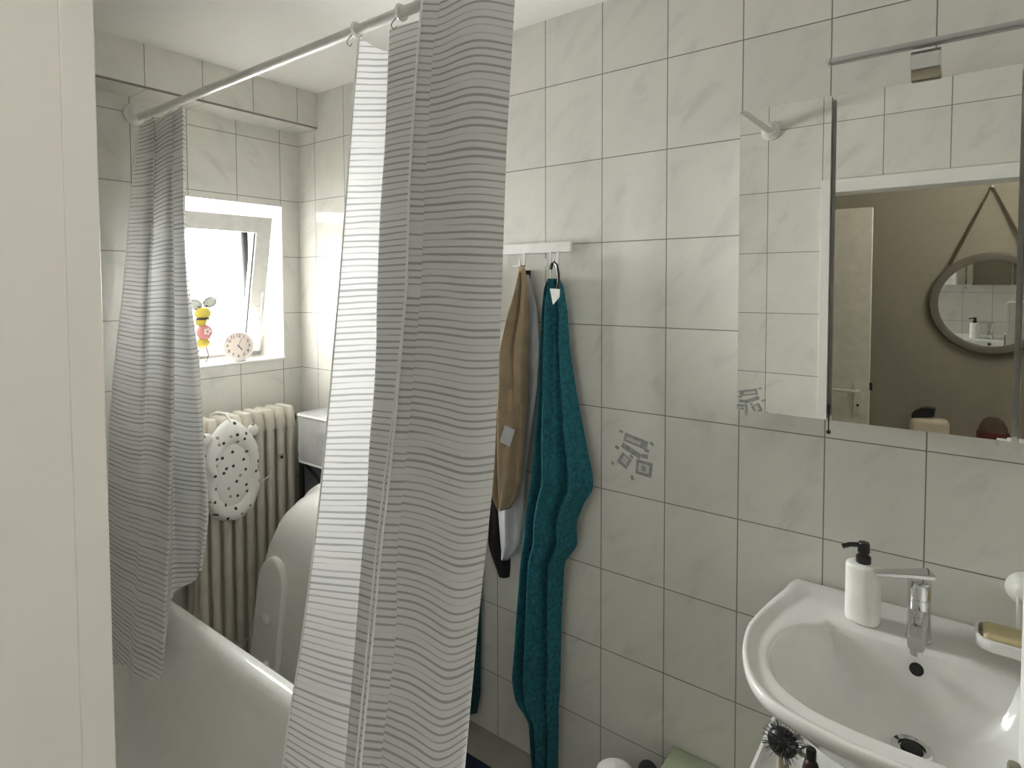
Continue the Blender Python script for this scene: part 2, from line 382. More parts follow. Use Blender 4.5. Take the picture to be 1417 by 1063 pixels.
bmesh.ops.transform(m.bm, matrix=TILT, verts=m.bm.verts); sash = m.build('sash', 'upvc', win)
m = MB(); m.box((-0.178, sy0+st-0.003, sz0+st-0.003), (-0.173, sy1-st+0.003, sz1-st+0.003))
bmesh.ops.transform(m.bm, matrix=TILT, verts=m.bm.verts); m.build('pane', 'glass', sash, smooth=False)
m = MB(); g = 0.006
m.box((-0.171, sy1-st-g, sz0+st), (-0.160, sy1-st+0.001, sz1-st)); m.box((-0.171, sy0+st-0.001, sz0+st), (-0.160, sy0+st+g, sz1-st))
m.box((-0.171, sy0+st, sz0+st-0.001), (-0.160, sy1-st, sz0+st+g*0.6))
bmesh.ops.transform(m.bm, matrix=TILT, verts=m.bm.verts); o = m.build('gasket', 'gasket', sash, smooth=False); o['label'] = 'dark glazing seal'
hz = 1.475; hy = sy1-0.036
m = MB(); m.box((sx1-0.001, hy-0.014, hz-0.035), (sx1+0.010, hy+0.014, hz+0.035), 0.005)
m.tube([(sx1+0.008, hy, hz), (sx1+0.036, hy, hz)], 0.009); m.tube([(sx1+0.036, hy, hz-0.006), (sx1+0.040, hy, hz+0.04), (sx1+0.040, hy, hz+0.105)], 0.0085, flat=0.7)
bmesh.ops.transform(m.bm, matrix=TILT, verts=m.bm.verts); m.build('handle', 'upvc', sash)

# ------------------------------------------------------------------ bathroom door: casing + leaf opened into the hallway
cas = thing('door_1', (DX0, D, 0), 'white door casing and open cream door leaf of the bathroom', 'door'); cas['kind'] = 'structure'
m = MB()
m.box((1.948, D, 0), (DX0, D+0.018, DZ+0.049), 0.001); m.box((DX1, D, 0), (DX1+0.048, D+0.018, DZ+0.049), 0.001)
m.box((DX0, D, DZ), (DX1, D+0.018, DZ+0.049), 0.001)
m.build('casing', 'frame_white', cas, smooth=False)
m = MB()
m.box((DX0-0.012, D-0.11, 0), (DX0-0.0015, D+0.0005, DZ+0.012)); m.box((DX1, D-0.11, 0), (DX1+0.012, D+0.0005, DZ+0.012))
m.box((DX0-0.0016, D-0.11, DZ), (DX1, D+0.0005, DZ+0.012))
m.build('lining', 'frame_white', cas, smooth=False)
# another door standing open in the hallway, its latch edge seen in the middle mirror
hd_ = thing('door_2', (1.30, -2.23, 0), 'open cream hallway door seen in the middle mirror', 'door'); hd_['kind'] = 'structure'
m = MB(); m.box((1.305, -2.245, 0.01), (2.050, -2.205, 1.955), 0.003); leaf = m.build('leaf', 'leaf', hd_)
m = MB(); m.box((1.985, -2.2052, 0.955), (2.022, -2.198, 1.105), 0.004)
m.tube([(2.003, -2.20, 1.072), (2.003, -2.155, 1.072)], 0.008); m.tube([(2.008, -2.155, 1.072), (1.96, -2.150, 1.073), (1.885, -2.152, 1.074)], 0.0075)
m.build('handle', 'leaf', leaf)
m = MB(); m.ball((2.005, -2.197, 1.000), 0.006); m.build('keyhole', 'dark', leaf)
m = MB(); m.box((2.049, -2.235, 1.075), (2.062, -2.215, 1.112), 0.002); m.build('latch', 'black', leaf)

# ------------------------------------------------------------------ bathtub
def rrect(x0, x1, y0, y1, r, z, n=10):
    r = max(r, 0.004); pts = []
    for cx, cy, a0 in ((x1-r, y1-r, 0), (x0+r, y1-r, pi/2), (x0+r, y0+r, pi), (x1-r, y0+r, 1.5*pi)):
        for k in range(n+1):
            a = a0 + k*pi/2/n; pts.append((cx+r*cos(a), cy+r*sin(a), z))
    return pts
TX0, TX1, TY0, TY1, TZ = 0.003, 1.80, D+0.003, -0.735, 0.55
tub = thing('bathtub', (0.9, -1.1, 0), 'white enamel bathtub behind the striped shower curtains', 'bathtub')
m = MB(); rings = []
for ins, z, r in ((0.012, 0.0, 0.02), (0.012, 0.50, 0.02), (0.0, 0.515, 0.02), (0.0, 0.532, 0.03), (0.004, 0.544, 0.035), (0.012, 0.55, 0.04), (0.030, 0.551, 0.05), (0.042, 0.547, 0.06), (0.052, 0.538, 0.07),
                  (0.062, 0.52, 0.085), (0.070, 0.49, 0.10), (0.085, 0.38, 0.12), (0.105, 0.25, 0.13), (0.125, 0.18, 0.14), (0.16, 0.145, 0.15), (0.22, 0.135, 0.14), (0.32, 0.132, 0.05)):
    rings.append(rrect(TX0+ins, TX1-ins, TY0+ins, TY1-ins, r, z))
m.loft(rings); m.build('shell', 'enamel', tub, angle=50)
m = MB(); m.lathe([(0.0, 0), (0.03, 0), (0.032, 0.004), (0.02, 0.006), (0, 0.006)], (1.35, -1.12, 0.131)); m.build('drain', 'chrome', tub)

# ------------------------------------------------------------------ curtain rod (runs over the tub rim, then turns to the door wall)
RZ, RY, RX = 2.205, -0.675, 1.757
rod = thing('curtain_rod', (0, RY, RZ), 'white L-shaped shower curtain rod over the bathtub', 'curtain rod')
rr_ = 0.10; pts = [(0.012, RY-0.003, RZ)] + [(x, RY, RZ) for x in (0.1, 0.4, 0.8, 1.2, RX-rr_)]
for k in range(1, 9):
    a = pi/2 - k*pi/16; pts.append((RX-rr_+rr_*cos(a), RY-rr_+rr_*sin(a), RZ))
pts += [(RX, -0.9, RZ), (RX, -1.2, RZ+0.005), (RX, D+0.012, RZ+0.012)]
MB().tube(pts, 0.0125, 16).build('pole', 'rod', rod)
m = MB(); m.tube([(0.42, RY, RZ), (0.55, RY, RZ)], 0.0135, 16); m.build('joint', 'rod', rod)
fl = [(0.0, 0), (0.036, 0), (0.038, 0.004), (0.036, 0.012), (0.024, 0.02), (0.019, 0.035), (0.0, 0.036)]
m = MB(); m.lathe(fl, mat=Matrix.Translation((0.0005, RY-0.012, RZ+0.010)) @ Matrix.Rotation(pi/2, 4, 'Y')); m.build('flange', 'white', rod)
m = MB(); m.lathe(fl, mat=Matrix.Translation((RX, D+0.0005, RZ+0.014)) @ Matrix.Rotation(-pi/2, 4, 'X')); m.build('flange', 'white', rod)

# ------------------------------------------------------------------ curtains
def curtain(name, nodes, tops, bots, label, wr=0.004, nz=110, nsub=14, seed=1):
    """nodes: fold lines as (x, y, z) polylines, tops/bots: hem heights of each fold line"""
    rnd = random.Random(seed); ph = [rnd.uniform(0, 6.28) for _ in range(8)]
    rows = []
    K = len(nodes)
    tabs = [[(z, x, y) for x, y, z in n] for n in nodes]
    for i in range(nz+1):
        t = i/nz; P = []
        for k in range(K):
            z = lerp(tops[k], bots[k], t); x, y = smooth_interp(tabs[k], z, 0.03); P.append((x, y, z))
        C = catmull(P, nsub); row = []
        for j, (x, y, z) in enumerate(C):
            u = j/(len(C)-1)
            w = wr*(0.35+0.65*t)*(sin(u*31+ph[0]+2*t)+0.7*sin(u*53+ph[1]-3*t)+0.5*sin(u*17+9*t+ph[2]))
            row.append((x+0.25*w, y+w, z))
        rows.append(row)
    bm = bmesh.new(); uvl = bm.loops.layers.uv.new('UVMap')
    mid = rows[nz//2]; acc = [0.0]
    for a, b in zip(mid, mid[1:]): acc.append(acc[-1]+(Vector(a)-Vector(b)).length)
    vs = [[bm.verts.new(p) for p in r] for r in rows]
    for i in range(nz):
        for j in range(len(vs[0])-1):
            f = bm.faces.new((vs[i][j], vs[i+1][j], vs[i+1][j+1], vs[i][j+1])); f.smooth = True
            for lp, (a, b) in zip(f.loops, ((i, j), (i+1, j), (i+1, j+1), (i, j+1))):
                lp[uvl].uv = (acc[b], rows[a][b][2] + 0.003*sin(acc[b]*16+seed))
    top = rows[0]; base = Vector((sum(p[0] for p in top)/len(top), sum(p[1] for p in top)/len(top), max(p[2] for p in top)))
    c = thing(name, base, label, 'shower curtain')
    bmesh.ops.translate(bm, verts=bm.verts, vec=-base)
    me = bpy.data.meshes.new('cloth'); bm.to_mesh(me); bm.free(); me.materials.append(MT['curtain'])
    o = bpy.data.objects.new('cloth', me); COL.objects.link(o); o.parent = c
    # stitched side edges
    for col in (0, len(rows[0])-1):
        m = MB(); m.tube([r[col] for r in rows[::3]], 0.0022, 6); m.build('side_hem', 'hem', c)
    return c, rows
n0 = [(1.276, -0.71, 2.15), (1.264, -0.715, 2.039), (1.23, -0.735, 1.62), (1.209, -0.755, 1.346), (1.195, -0.78, 1.09), (1.191, -0.84, 0.716), (1.184, -0.86, 0.612), (1.18, -0.875, 0.486)]
n1 = [(1.327, -0.655, 2.124), (1.317, -0.66, 1.925), (1.302, -0.665, 1.756), (1.3, -0.675, 1.551), (1.304, -0.68, 1.449), (1.302, -0.69, 1.312), (1.3, -0.7, 1.245), (1.304, -0.715, 1.078), (1.308, -0.735, 0.983), (1.32, -0.76, 0.861), (1.336, -0.785, 0.778), (1.365, -0.84, 0.556)]
n3 = [(1.519, -0.74, 2.164), (1.506, -0.745, 2.03), (1.501, -0.75, 1.926), (1.492, -0.755, 1.783), (1.488, -0.76, 1.602), (1.479, -0.775, 1.408), (1.474, -0.795, 1.23), (1.467, -0.82, 1.056), (1.478, -0.86, 0.838), (1.479, -0.89, 0.646)]
n1a = [(x+0.125, y+0.045, z) for x, y, z in n1]
n1b = [(x+0.012, y-0.018, z) for x, y, z in n1]
n2 = [(x+0.085, y+0.105, z) for x, y, z in n3]
n2b = [(x+0.10, y+0.075, z) for x, y, z in n3]
n3b = [(x+0.016, y+0.010, z) for x, y, z in n3]
n4 = [(1.558, -0.722, 2.174), (1.55, -0.732, 1.882), (1.54, -0.742, 1.586), (1.535, -0.767, 1.229), (1.539, -0.802, 0.957), (1.555, -0.862, 0.651)]
n5 = [(1.656, -0.735, 2.133), (1.646, -0.74, 1.863), (1.643, -0.75, 1.559), (1.639, -0.77, 1.226), (1.636, -0.80, 0.996), (1.633, -0.85, 0.697)]
n6 = [(1.698, -0.685, 2.14), (1.681, -0.69, 1.867), (1.675, -0.70, 1.558), (1.675, -0.725, 1.221), (1.662, -0.75, 0.984), (1.652, -0.79, 0.667)]
n6b = [(x-0.006, y+0.016, z) for x, y, z in n6]
n7 = [(x-0.045, y+0.040, z) for x, y, z in n6]
CR, rowsR = curtain('shower_curtain', [n0, n1, n1a, n1b, n2, n2b, n3, n3b, n4, n5, n6, n6b, n7], [2.168, 2.138, 2.155, 2.180, 2.175, 2.165, 2.172, 2.172, 2.175, 2.172, 2.172, 2.172, 2.172], [0.30]*13,
        'wide striped shower curtain bunched beside the hanging teal towel', 0.0035, seed=3)
l0 = [(0.030, -0.668, 2.22), (0.056, -0.72, 1.929), (0.044, -0.75, 1.584), (0.037, -0.785, 1.297), (0.075, -0.82, 1.086), (0.12, -0.85, 0.728), (0.158, -0.87, 0.326)]
l1 = [(0.165, -0.688, 2.206), (0.228, -0.733, 1.826), (0.231, -0.768, 1.465), (0.265, -0.808, 1.114), (0.281, -0.843, 0.748), (0.282, -0.868, 0.368)]
l2 = [(0.132, -0.665, 2.222), (0.18, -0.7, 1.834), (0.236, -0.74, 1.462), (0.288, -0.78, 1.108), (0.361, -0.83, 0.757), (0.404, -0.88, 0.395)]
l3 = [(0.299, -0.688, 2.182), (0.358, -0.723, 1.818), (0.39, -0.748, 1.47), (0.434, -0.778, 1.134), (0.485, -0.813, 0.793), (0.535, -0.868, 0.442)]
l4 = [(0.262, -0.672, 2.192), (0.314, -0.702, 1.824), (0.343, -0.717, 1.465), (0.361, -0.732, 1.109), (0.396, -0.757, 0.835), (0.435, -0.787, 0.607)]
l5 = [(0.378, -0.689, 2.157), (0.392, -0.704, 1.817), (0.418, -0.709, 1.538), (0.456, -0.719, 1.217), (0.475, -0.729, 0.898), (0.465, -0.739, 0.649)]
l6 = [(0.353, -0.671, 2.156), (0.353, -0.681, 1.751), (0.38, -0.686, 1.584), (0.456, -0.696, 1.328), (0.495, -0.706, 1.032), (0.534, -0.716, 0.857), (0.515, -0.731, 0.695)]
l6b = [(x-0.012, y+0.010, z) for x, y, z in l6]
l7 = [(x-0.075, y+0.030, z) for x, y, z in l6]
l8 = [(0.22, -0.650, 2.15), (0.29, -0.655, 1.5), (0.33, -0.670, 0.7)]
l9 = [(0.15, -0.640, 2.15), (0.15, -0.645, 1.5), (0.19, -0.665, 0.7)]
l10 = [(0.05, -0.630, 2.15), (0.05, -0.640, 1.5), (0.08, -0.660, 0.7)]
CL, rowsL = curtain('shower_curtain', [l0, l1, l2, l3, l4, l5, l6, l6b, l7, l8, l9, l10], [2.175]*6+[2.165]+[2.165]*5, [0.326, 0.368, 0.395, 0.442, 0.605, 0.649, 0.695, 0.695, 0.70, 0.64, 0.63, 0.62],
        'narrow striped shower curtain gathered at the window wall', 0.004, seed=5)
for dx_, dy_, zz in ((0.002, -0.009, 2.165), (-0.016, -0.004, 1.62)):  # thin white tubes imitate light coming through the front fold edges
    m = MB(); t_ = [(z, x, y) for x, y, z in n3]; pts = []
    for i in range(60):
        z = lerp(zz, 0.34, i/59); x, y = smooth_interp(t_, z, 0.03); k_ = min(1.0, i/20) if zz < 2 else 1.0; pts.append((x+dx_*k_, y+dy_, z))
    m.tube(pts, 0.0026, 6); o = m.build('bright_fold_line', 'hem', CR); o['label'] = 'white line imitating light through the fold edge'
def ring_label(k): return ('curtain ring at the inner edge of the wide curtain', 'second curtain ring along the wide curtain, over its recessed panel')[k]
for k, (x, zt) in enumerate(((1.232, 2.160), (1.385, 2.140))):
    t = thing('curtain_ring', (x, RY, RZ), ring_label(k), 'curtain ring', 'curtain rings on the rod')
    MB().tube([(x, RY+0.0165*cos(a*pi/12), RZ+0.0165*sin(a*pi/12)) for a in range(24)], 0.0035, 8, True).build('band', 'white', t)
    m = MB(); m.tube([(x+0.006*sin(q*pi/5), RY-0.016-0.012*sin(q*pi/10), RZ-0.016-0.030*q/10+0.010*(q == 10)) for q in range(11)], 0.0012, 6); m.build('hook', 'wire', t)

# ------------------------------------------------------------------ radiator
rad = thing('radiator', (0.105, -0.36, 0), 'old cream column radiator on the wall under the window', 'radiator')
SW = 0.0475; RX0, RX1, RZ0, RZ1 = 0.045, 0.172, 0.10, 1.085
def section(y):
    m = MB(); r = 0.0165
    for x in (RX0+0.018, (RX0+RX1)/2, RX1-0.018):
        m.tube([(x, y, RZ0+0.05), (x, y, RZ1-0.05)], r, 12, flat=1.0)
    for zc, s in ((RZ1-0.05, 1), (RZ0+0.05, -1)):
        rings = []
        for k in range(0, 9):
            a = k*pi/16
            hw = 0.0215*(0.55+0.45*cos(a)); zz = zc + s*(-0.03 + 0.08*sin(a)) ; ex = 0.002+0.016*(1-cos(a))
            ex = min(ex, 0.016)
            rings.append(rrect(RX0+ex-0.002, RX1-ex+0.002, y-hw, y+hw, min(hw*0.95, 0.018), zz, 4))
        m.loft(rings)
        m.lathe([(0.0, -SW/2), (0.021, -SW/2), (0.021, SW/2), (0, SW/2)], mat=Matrix.Translation(((RX0+RX1)/2, y, zc)) @ Matrix.Rotation(pi/2, 4, 'X'), seg=16)
    return m
first = None
for k in range(9):
    y = -0.168 - k*SW
    if first is None: first = section(y).build('section', 'radiator', rad, angle=60)
    else:
        c = first.copy(); COL.objects.link(c); c.parent = rad; c.location = (0, -k*SW, 0)
m = MB(); m.tube([(0.11, -0.142, 1.035), (0.11, -0.125, 1.035), (0.10, -0.112, 1.02), (0.08, -0.110, 0.99), (0.05, -0.110, 0.96), (0.05, -0.110, 0.02)], 0.011, 10)
m.build('pipe', 'dark', rad)
m = MB(); m.box((0.170, -0.238, 0.872), (0.177, -0.216, 0.897), 0.003); br_ = m.build('clamp_plate', 'oat', rad)
m = MB(); m.ball((0.178, -0.226, 0.884), 0.006); m.build('clamp_bolt', 'dark', br_)
for yy in (-0.20, -0.53):
    m = MB(); m.box((0.002, yy-0.012, 0.30), (0.05, yy+0.012, 0.33), 0.003); m.build('bracket', 'radiator', rad)
    m = MB(); m.box((RX0+0.03, yy-0.014, 0.0), (RX1-0.03, yy+0.014, 0.13), 0.004); m.build('foot', 'radiator', rad)

# ------------------------------------------------------------------ dotted bath cushion hanging on the radiator
cu = thing('bath_cushion', (0.20, -0.455, 0.70), 'white baby bath cushion with dark dots hanging on the radiator', 'bath cushion')
def cush_pt(a):
    # outline: rounded hood, pinched waist, wider round bottom (y offset, z)
    c, s = cos(a), sin(a)
    w = 0.118 + 0.014*(-s if s < 0 else 0) - 0.020*math.exp(-((s-0.02)/0.20)**2) - 0.030*max(0, s)**3
    return -0.450 + w*c*(1-0.10*max(0, s)**4), 0.888 + 0.194*s
m = MB(); rings = []
NA = 72
prof = [(1.0, 0.0), (1.0, 0.012), (0.965, 0.028), (0.89, 0.042), (0.79, 0.047), (0.69, 0.042), (0.61, 0.030), (0.56, 0.017)]
for sc_, h in [(0.6, -0.004), (0.97, -0.003)] + prof:
    ring = []
    for k in range(NA):
        a = 2*pi*k/NA; y, z = cush_pt(a)
        cz = 0.875 if sc_ < 0.95 else 0.888
        hh = h*(1 + 0.05*sin(a*5+1)+0.05*sin(a*11)) if h > 0.015 else h
        ring.append((0.178+hh, -0.450+(y+0.450)*sc_, cz+(z-0.888)*sc_))
    rings.append(ring)
m.loft(rings); m.build('ring', 'dots', cu, angle=70)
m = MB(); rings = []
for sc_, h in [(0.60, 0.006), (0.58, 0.020), (0.50, 0.030), (0.38, 0.034), (0.2, 0.036), (0.02, 0.036)]:
    ring = []
    for k in range(48):
        a = 2*pi*k/48; ring.append((0.178+h, -0.450+0.088*sc_/0.6*cos(a), 0.862+0.128*sc_/0.6*sin(a)*(1.0+0.12*(sin(a) > 0))))
    rings.append(ring)
m.loft(rings); m.build('centre_pad', 'dots', cu, angle=70)
for yy in (-0.360, -0.545):
    m = MB(); m.ball((0.192, yy, 1.024), 0.024, (0.6, 1, 1)); m.build('ear', 'dots', cu)
m = MB(); m.tube([(0.20, -0.335, 0.812), (0.195, -0.312, 0.818), (0.192, -0.292, 0.826)], 0.003, 8)
m.tube([(0.192, -0.290, 0.806), (0.192, -0.288, 0.846)], 0.006, 8); m.build('toggle', 'piping', cu)
m = MB(); m.tube([(0.20, -0.455, 1.075), (0.17, -0.455, 1.103), (0.10, -0.455, 1.101), (0.04, -0.455, 1.08)], 0.005, 6); m.build('strap', 'piping', cu)

# ------------------------------------------------------------------ laundry hamper in the corner
ha = thing('laundry_hamper', (0.42, -0.10, 0), 'grey canvas laundry hamper with dark frame in the corner beside the radiator', 'laundry hamper')
hx0, hx1, hy0, hy1 = 0.215, 0.62, -0.172, -0.02
m = MB(); m.box((hx0+0.012, hy0+0.012, 0.03), (hx1-0.012, hy1-0.012, 0.90), 0.01); m.build('mesh_body', 'mesh', ha)
m = MB()
for x in (hx0+0.012, hx1-0.012):
    for y in (hy0+0.010, hy1-0.010): m.box((x-0.012, y-0.010, 0), (x+0.012, y+0.010, 0.92), 0.004)
m.tube([(hx0+0.03, hy0+0.003, 0.86), (0.36, hy0+0.002, 0.80), (0.50, hy0+0.002, 0.80), (hx1-0.03, hy0+0.003, 0.86)], 0.007, 8)
m.build('frame', 'black', ha)
m = MB(); rings = []
for i in range(15):
    t = i/14; ring = []
    for (px, py, pz) in rrect(hx0-0.004, hx1+0.004, hy0-0.006, hy1+0.004, 0.03, 0, 8):
        u = (px-hx0)/(hx1-hx0); zb = 0.885-0.10*sin(pi*max(0, min(1, u)))
        bul = 0.006*sin(pi*t)+0.003*sin(u*9+t*8)
        ring.append((px, py-bul*(1 if py < -0.1 else 0), lerp(zb, 1.058, t)))
    rings.append(ring)
rings += [[(p[0]*0.985+0.006, p[1]*0.9-0.01, 1.064) for p in rings[-1]], [(p[0]*0.9+0.042, p[1]*0.6-0.04, 1.050) for p in rings[-1]]]
m.loft(rings, cap0=False); m.build('liner', 'hamper', ha, angle=60)
for t0, nm in ((0, 'hem'), (14, 'top_rim')):
    m = MB(); ring = rings[t0]; m.tube(ring, 0.0045, 6, True); m.build(nm, 'piping', ha)

# ------------------------------------------------------------------ baby bath standing on end
bb = thing('baby_bath', (0.66, -0.40, 0), 'white plastic baby bath standing on end beyond the bathtub', 'baby bath')
def bath_ring(hw, zt, zb, dep, n=64, pw=2.7):
    ring = []; zc = (zt+zb)/2; hh = (zt-zb)/2
    for k in range(n):
        a = 2*pi*k/n; c, s = cos(a), sin(a)
        x = 0.634 + hw*math.copysign(abs(c)**(2/pw), c); z = zc + hh*math.copysign(abs(s)**(2/pw), s)
        ring.append((x, -0.505 + 0.135*z + dep, z))
    return ring
m = MB()
rs = [bath_ring(0.20, 0.60, 0.20, -0.002), bath_ring(0.262, 0.70, 0.10, 0.0), bath_ring(0.292, 0.765, 0.06, 0.012), bath_ring(0.308, 0.81, 0.04, 0.04), bath_ring(0.314, 0.835, 0.032, 0.08), bath_ring(0.318, 0.845, 0.03, 0.135),
      bath_ring(0.335, 0.862, 0.006, 0.140), bath_ring(0.337, 0.864, 0.003, 0.150), bath_ring(0.320, 0.848, 0.03, 0.152), bath_ring(0.305, 0.825, 0.045, 0.09), bath_ring(0.28, 0.75, 0.085, 0.03), bath_ring(0.20, 0.60, 0.20, 0.012)]
m.loft(rs); m.build('shell', 'bath', bb, angle=70)
def foot(x0, x1, z0, z1):
    m = MB(); rings = []
    for ins, d in ((0.0, 0.07), (0.0, -0.012), (0.003, -0.017), (0.010, -0.020), (0.016, -0.018)):
        ring = [(x0+ins, z0+ins), (x1-ins, z0+ins)]
        r = (x1-x0)/2-ins
        for k in range(17):
            a = k*pi/16; ring.append(((x0+x1)/2+r*cos(a), z1-(x1-x0)/2*1.3+r*1.3*sin(a)))
        rings.append([(x, -0.505+0.135*z+d, z) for x, z in ring])
    m.loft(rings); return m
foot(0.362, 0.530, 0.06, 0.612).build('foot', 'bath', bb); foot(0.765, 0.942, 0.06, 0.612).build('foot', 'bath', bb)
m = MB(); m.box((0.435, -0.484, 0.385), (0.444, -0.462, 0.42), 0.002); m.box((0.454, -0.484, 0.385), (0.460, -0.462, 0.42), 0.002); m.box((0.435, -0.484, 0.385), (0.460, -0.462, 0.392), 0.002); m.build('clip', 'bath', bb)
m = MB(); m.ball((0.470, -0.487, 0.250), 0.017, (1, 0.9, 1)); m.build('plug', 'bath', bb)

# ------------------------------------------------------------------ window sill ornaments
SZ = WZ0+0.006
ck = thing('alarm_clock', (-0.045, -0.280, SZ), 'round white alarm clock with pale dial on the window sill', 'clock')
CM = Matrix.Translation((-0.045, -0.280, SZ+0.064)) @ Matrix.Rotation(radians(-28), 4, 'Z') @ Matrix.Rotation(pi/2, 4, 'Y')
m = MB(); m.lathe([(0, -0.02), (0.05, -0.02), (0.058, -0.012), (0.061, 0.0), (0.061, 0.012), (0.058, 0.017), (0.0545, 0.017), (0.053, 0.013), (0, 0.013)], mat=CM, seg=48)
m.build('case', 'white', ck)
m = MB(); m.box((-0.065, -0.305, SZ), (-0.025, -0.255, SZ+0.008), 0.003); m.build('stand', 'white', ck)
m = MB(); m.lathe([(0, 0.0131), (0.0528, 0.0131), (0.0528, 0.0138), (0, 0.0138)], mat=CM, seg=48); dial = m.build('dial', 'clockface', ck)
CF = Matrix.Translation((-0.045, -0.280, SZ+0.064)) @ Matrix.Rotation(radians(-28), 4, 'Z') @ Matrix(((0, 0, 1, 0), (1, 0, 0, 0), (0, 1, 0, 0), (0, 0, 0, 1)))   # local x right, y up, z towards the room
def text_mesh(s, size):
    cu_ = bpy.data.curves.new('txt', 'FONT'); cu_.body = s; cu_.size = size; cu_.align_x = 'CENTER'; cu_.align_y = 'CENTER'; cu_.extrude = 0.0002
    cu_.offset = 0.0003
    o = bpy.data.objects.new('txt', cu_); COL.objects.link(o)
    dg = bpy.context.evaluated_depsgraph_get(); me = bpy.data.meshes.new_from_object(o.evaluated_get(dg))
    bpy.data.objects.remove(o); bm = bmesh.new(); bm.from_mesh(me); bpy.data.meshes.remove(me); return bm
m = MB()
for h in range(1, 13):
    a = radians(90-30*h); bm = text_mesh(str(h), 0.0175)
    m.add(bm, CF @ Matrix.Translation((0.0425*cos(a), 0.0425*sin(a), 0.0141)))
m.build('numerals', 'ink', dial, smooth=False)
def hand(ang, ln, w, zz):
    m = MB(); m.box((-w/2, -0.006, zz), (w/2, ln, zz+0.0008)); bmesh.ops.transform(m.bm, matrix=CF @ Matrix.Rotation(-radians(ang), 4, 'Z'), verts=m.bm.verts); return m
hand(140, 0.024, 0.0035, 0.0145).build('hour_hand', 'black', ck, smooth=False)
hand(22, 0.034, 0.0018, 0.0155).build('minute_hand', 'wire', ck, smooth=False)

be = thing('bee_ornament', (-0.06, -0.42, SZ), 'yellow and pink bee ornament on a wire stem on the sill', 'ornament')
bx, by = -0.06, -0.422
m = MB(); m.ball((bx, by, 1.481), 0.033, (0.7, 1.05, 0.78)); m.ball((bx, by-0.008, 1.447), 0.025, (0.7, 1, 0.8))
bo = m.build('body', 'yellow', be)
m = MB(); m.ball((bx, by-0.002, 1.362), 0.026, (0.7, 1.1, 0.8)); m.build('tail', 'yellow', be)
m = MB(); m.lathe([(0.0, 0), (0.030, 0), (0.031, 0.004), (0.016, 0.016), (0, 0.018)], (bx, by, 1.455), sx=0.75); m.build('stripe', 'brown', bo)
m = MB(); m.ball((bx+0.002, by+0.004, 1.404), 0.034, (0.8, 1, 0.95)); pk = m.build('blossom', 'pink', be)
m = MB()
for k in range(5): m.ball((bx+0.027, by+0.004+0.009*cos(k*1.2566), 1.408+0.009*sin(k*1.2566)), 0.006, (0.5, 1, 1))
m.build('blossom_centre', 'clockface', pk)
for sg in (1, -1):
    WM = Matrix.Translation((bx, by+0.031*sg, 1.522+0.004*sg)) @ Matrix.Rotation(0.3*sg, 4, 'X')
    m = MB(); m.ball((0, 0, 0), 0.027, (0.12, 1.05, 0.72), mat=WM); wi = m.build('wing', 'wing', be)
    m = MB(); m.tube([WM @ Vector((0, 0.0285*cos(k*pi/12), 0.0195*sin(k*pi/12))) for k in range(24)], 0.0028, 6, True); m.build('wing_rim', 'brown', wi)
m = MB(); m.tube([(bx, by-0.004, 1.502), (bx, by+0.008, 1.510), (bx, by+0.02, 1.512)], 0.0035, 6); m.tube([(bx, by-0.004, 1.502), (bx, by-0.022, 1.510)], 0.0035, 6); m.build('feeler', 'brown', be)
m = MB(); m.tube([(bx, by+0.010, 1.352), (bx, by+0.014, 1.33), (bx, by+0.020, 1.31), (bx, by+0.014, 1.29), (bx, by+0.006, SZ+0.003)], 0.0022, 8); m.build('stem', 'wire', be)
m = MB(); m.ball((bx, by-0.026, 1.328), 0.008, (0.8, 1, 0.7)); m.tube([(bx, by-0.022, 1.325), (bx, by-0.005, 1.345)], 0.001, 6); m.build('foot', 'brown', be)
m = MB(); m.lathe([(0, 0), (0.030, 0), (0.030, 0.003), (0, 0.004)], (bx, by+0.016, SZ)); m.build('base', 'wing', be)

# ------------------------------------------------------------------ hook rail and hanging textiles
hr = thing('hook_rail', (1.2, -0.01, 1.71), 'white hook rail screwed to the tiled wall', 'hook rail')
m = MB(); m.box((0.80, -0.016, 1.694), (1.432, -0.0005, 1.728), 0.003); m.build('rail', 'white', hr)
for hxx in (0.99, 1.118, 1.246, 1.374):
    m = MB(); w = 0.010
    for s in ((-1, 1) if hxx > 1.3 else (1,)):
        xx = hxx + s*0.014
        m.box((xx-0.003, -0.021, 1.655), (xx+0.003, -0.016, 1.697)); m.box((xx-0.003, -0.043, 1.652), (xx+0.003, -0.016, 1.657)); m.box((xx-0.003, -0.046, 1.652), (xx+0.003, -0.041, 1.674))
    m.box((hxx-0.017, -0.043, 1.6515), (hxx+0.017, -0.018, 1.6565), 0.001)
    m.build('hook', 'white', hr)
def drape(zs, tab, yf, yb, folds, amp, nx=44, seed=0, zedge=0.0):
    """closed hanging bundle of cloth; tab rows (z, xl, xr); folds = ripples across the width"""
    rnd = random.Random(seed); p = [rnd.uniform(0, 6.28) for _ in range(6)]; rings = []
    for z in zs:
        xl, xr = smooth_interp(tab, z, 0.008); ring = []; w = xr-xl
        for k in range(nx+1):
            s = k/nx; e = (1-abs(2*s-1)**3.0)
            f = sin(folds*2*pi*s + p[0] + 0.8*sin(z*4+p[1])) + 0.6*sin(folds*1.7*2*pi*s + p[2] + 1.1*sin(z*5+p[3]))
            y = yb + (yf(z)-yb)*e + amp*f*e*min(1, w/0.08)
            ring.append((lerp(xl, xr, s), min(y, yb-0.001), z + zedge*sin(pi*s)))
        for k in range(nx, -1, -1):
            s = k/nx; ring.append((lerp(xl, xr, s), yb, z))
        rings.append(ring)
    m = MB(); m.loft(rings); return m
def zrange(a, b, n): return [lerp(a, b, i/n) for i in range(n+1)]
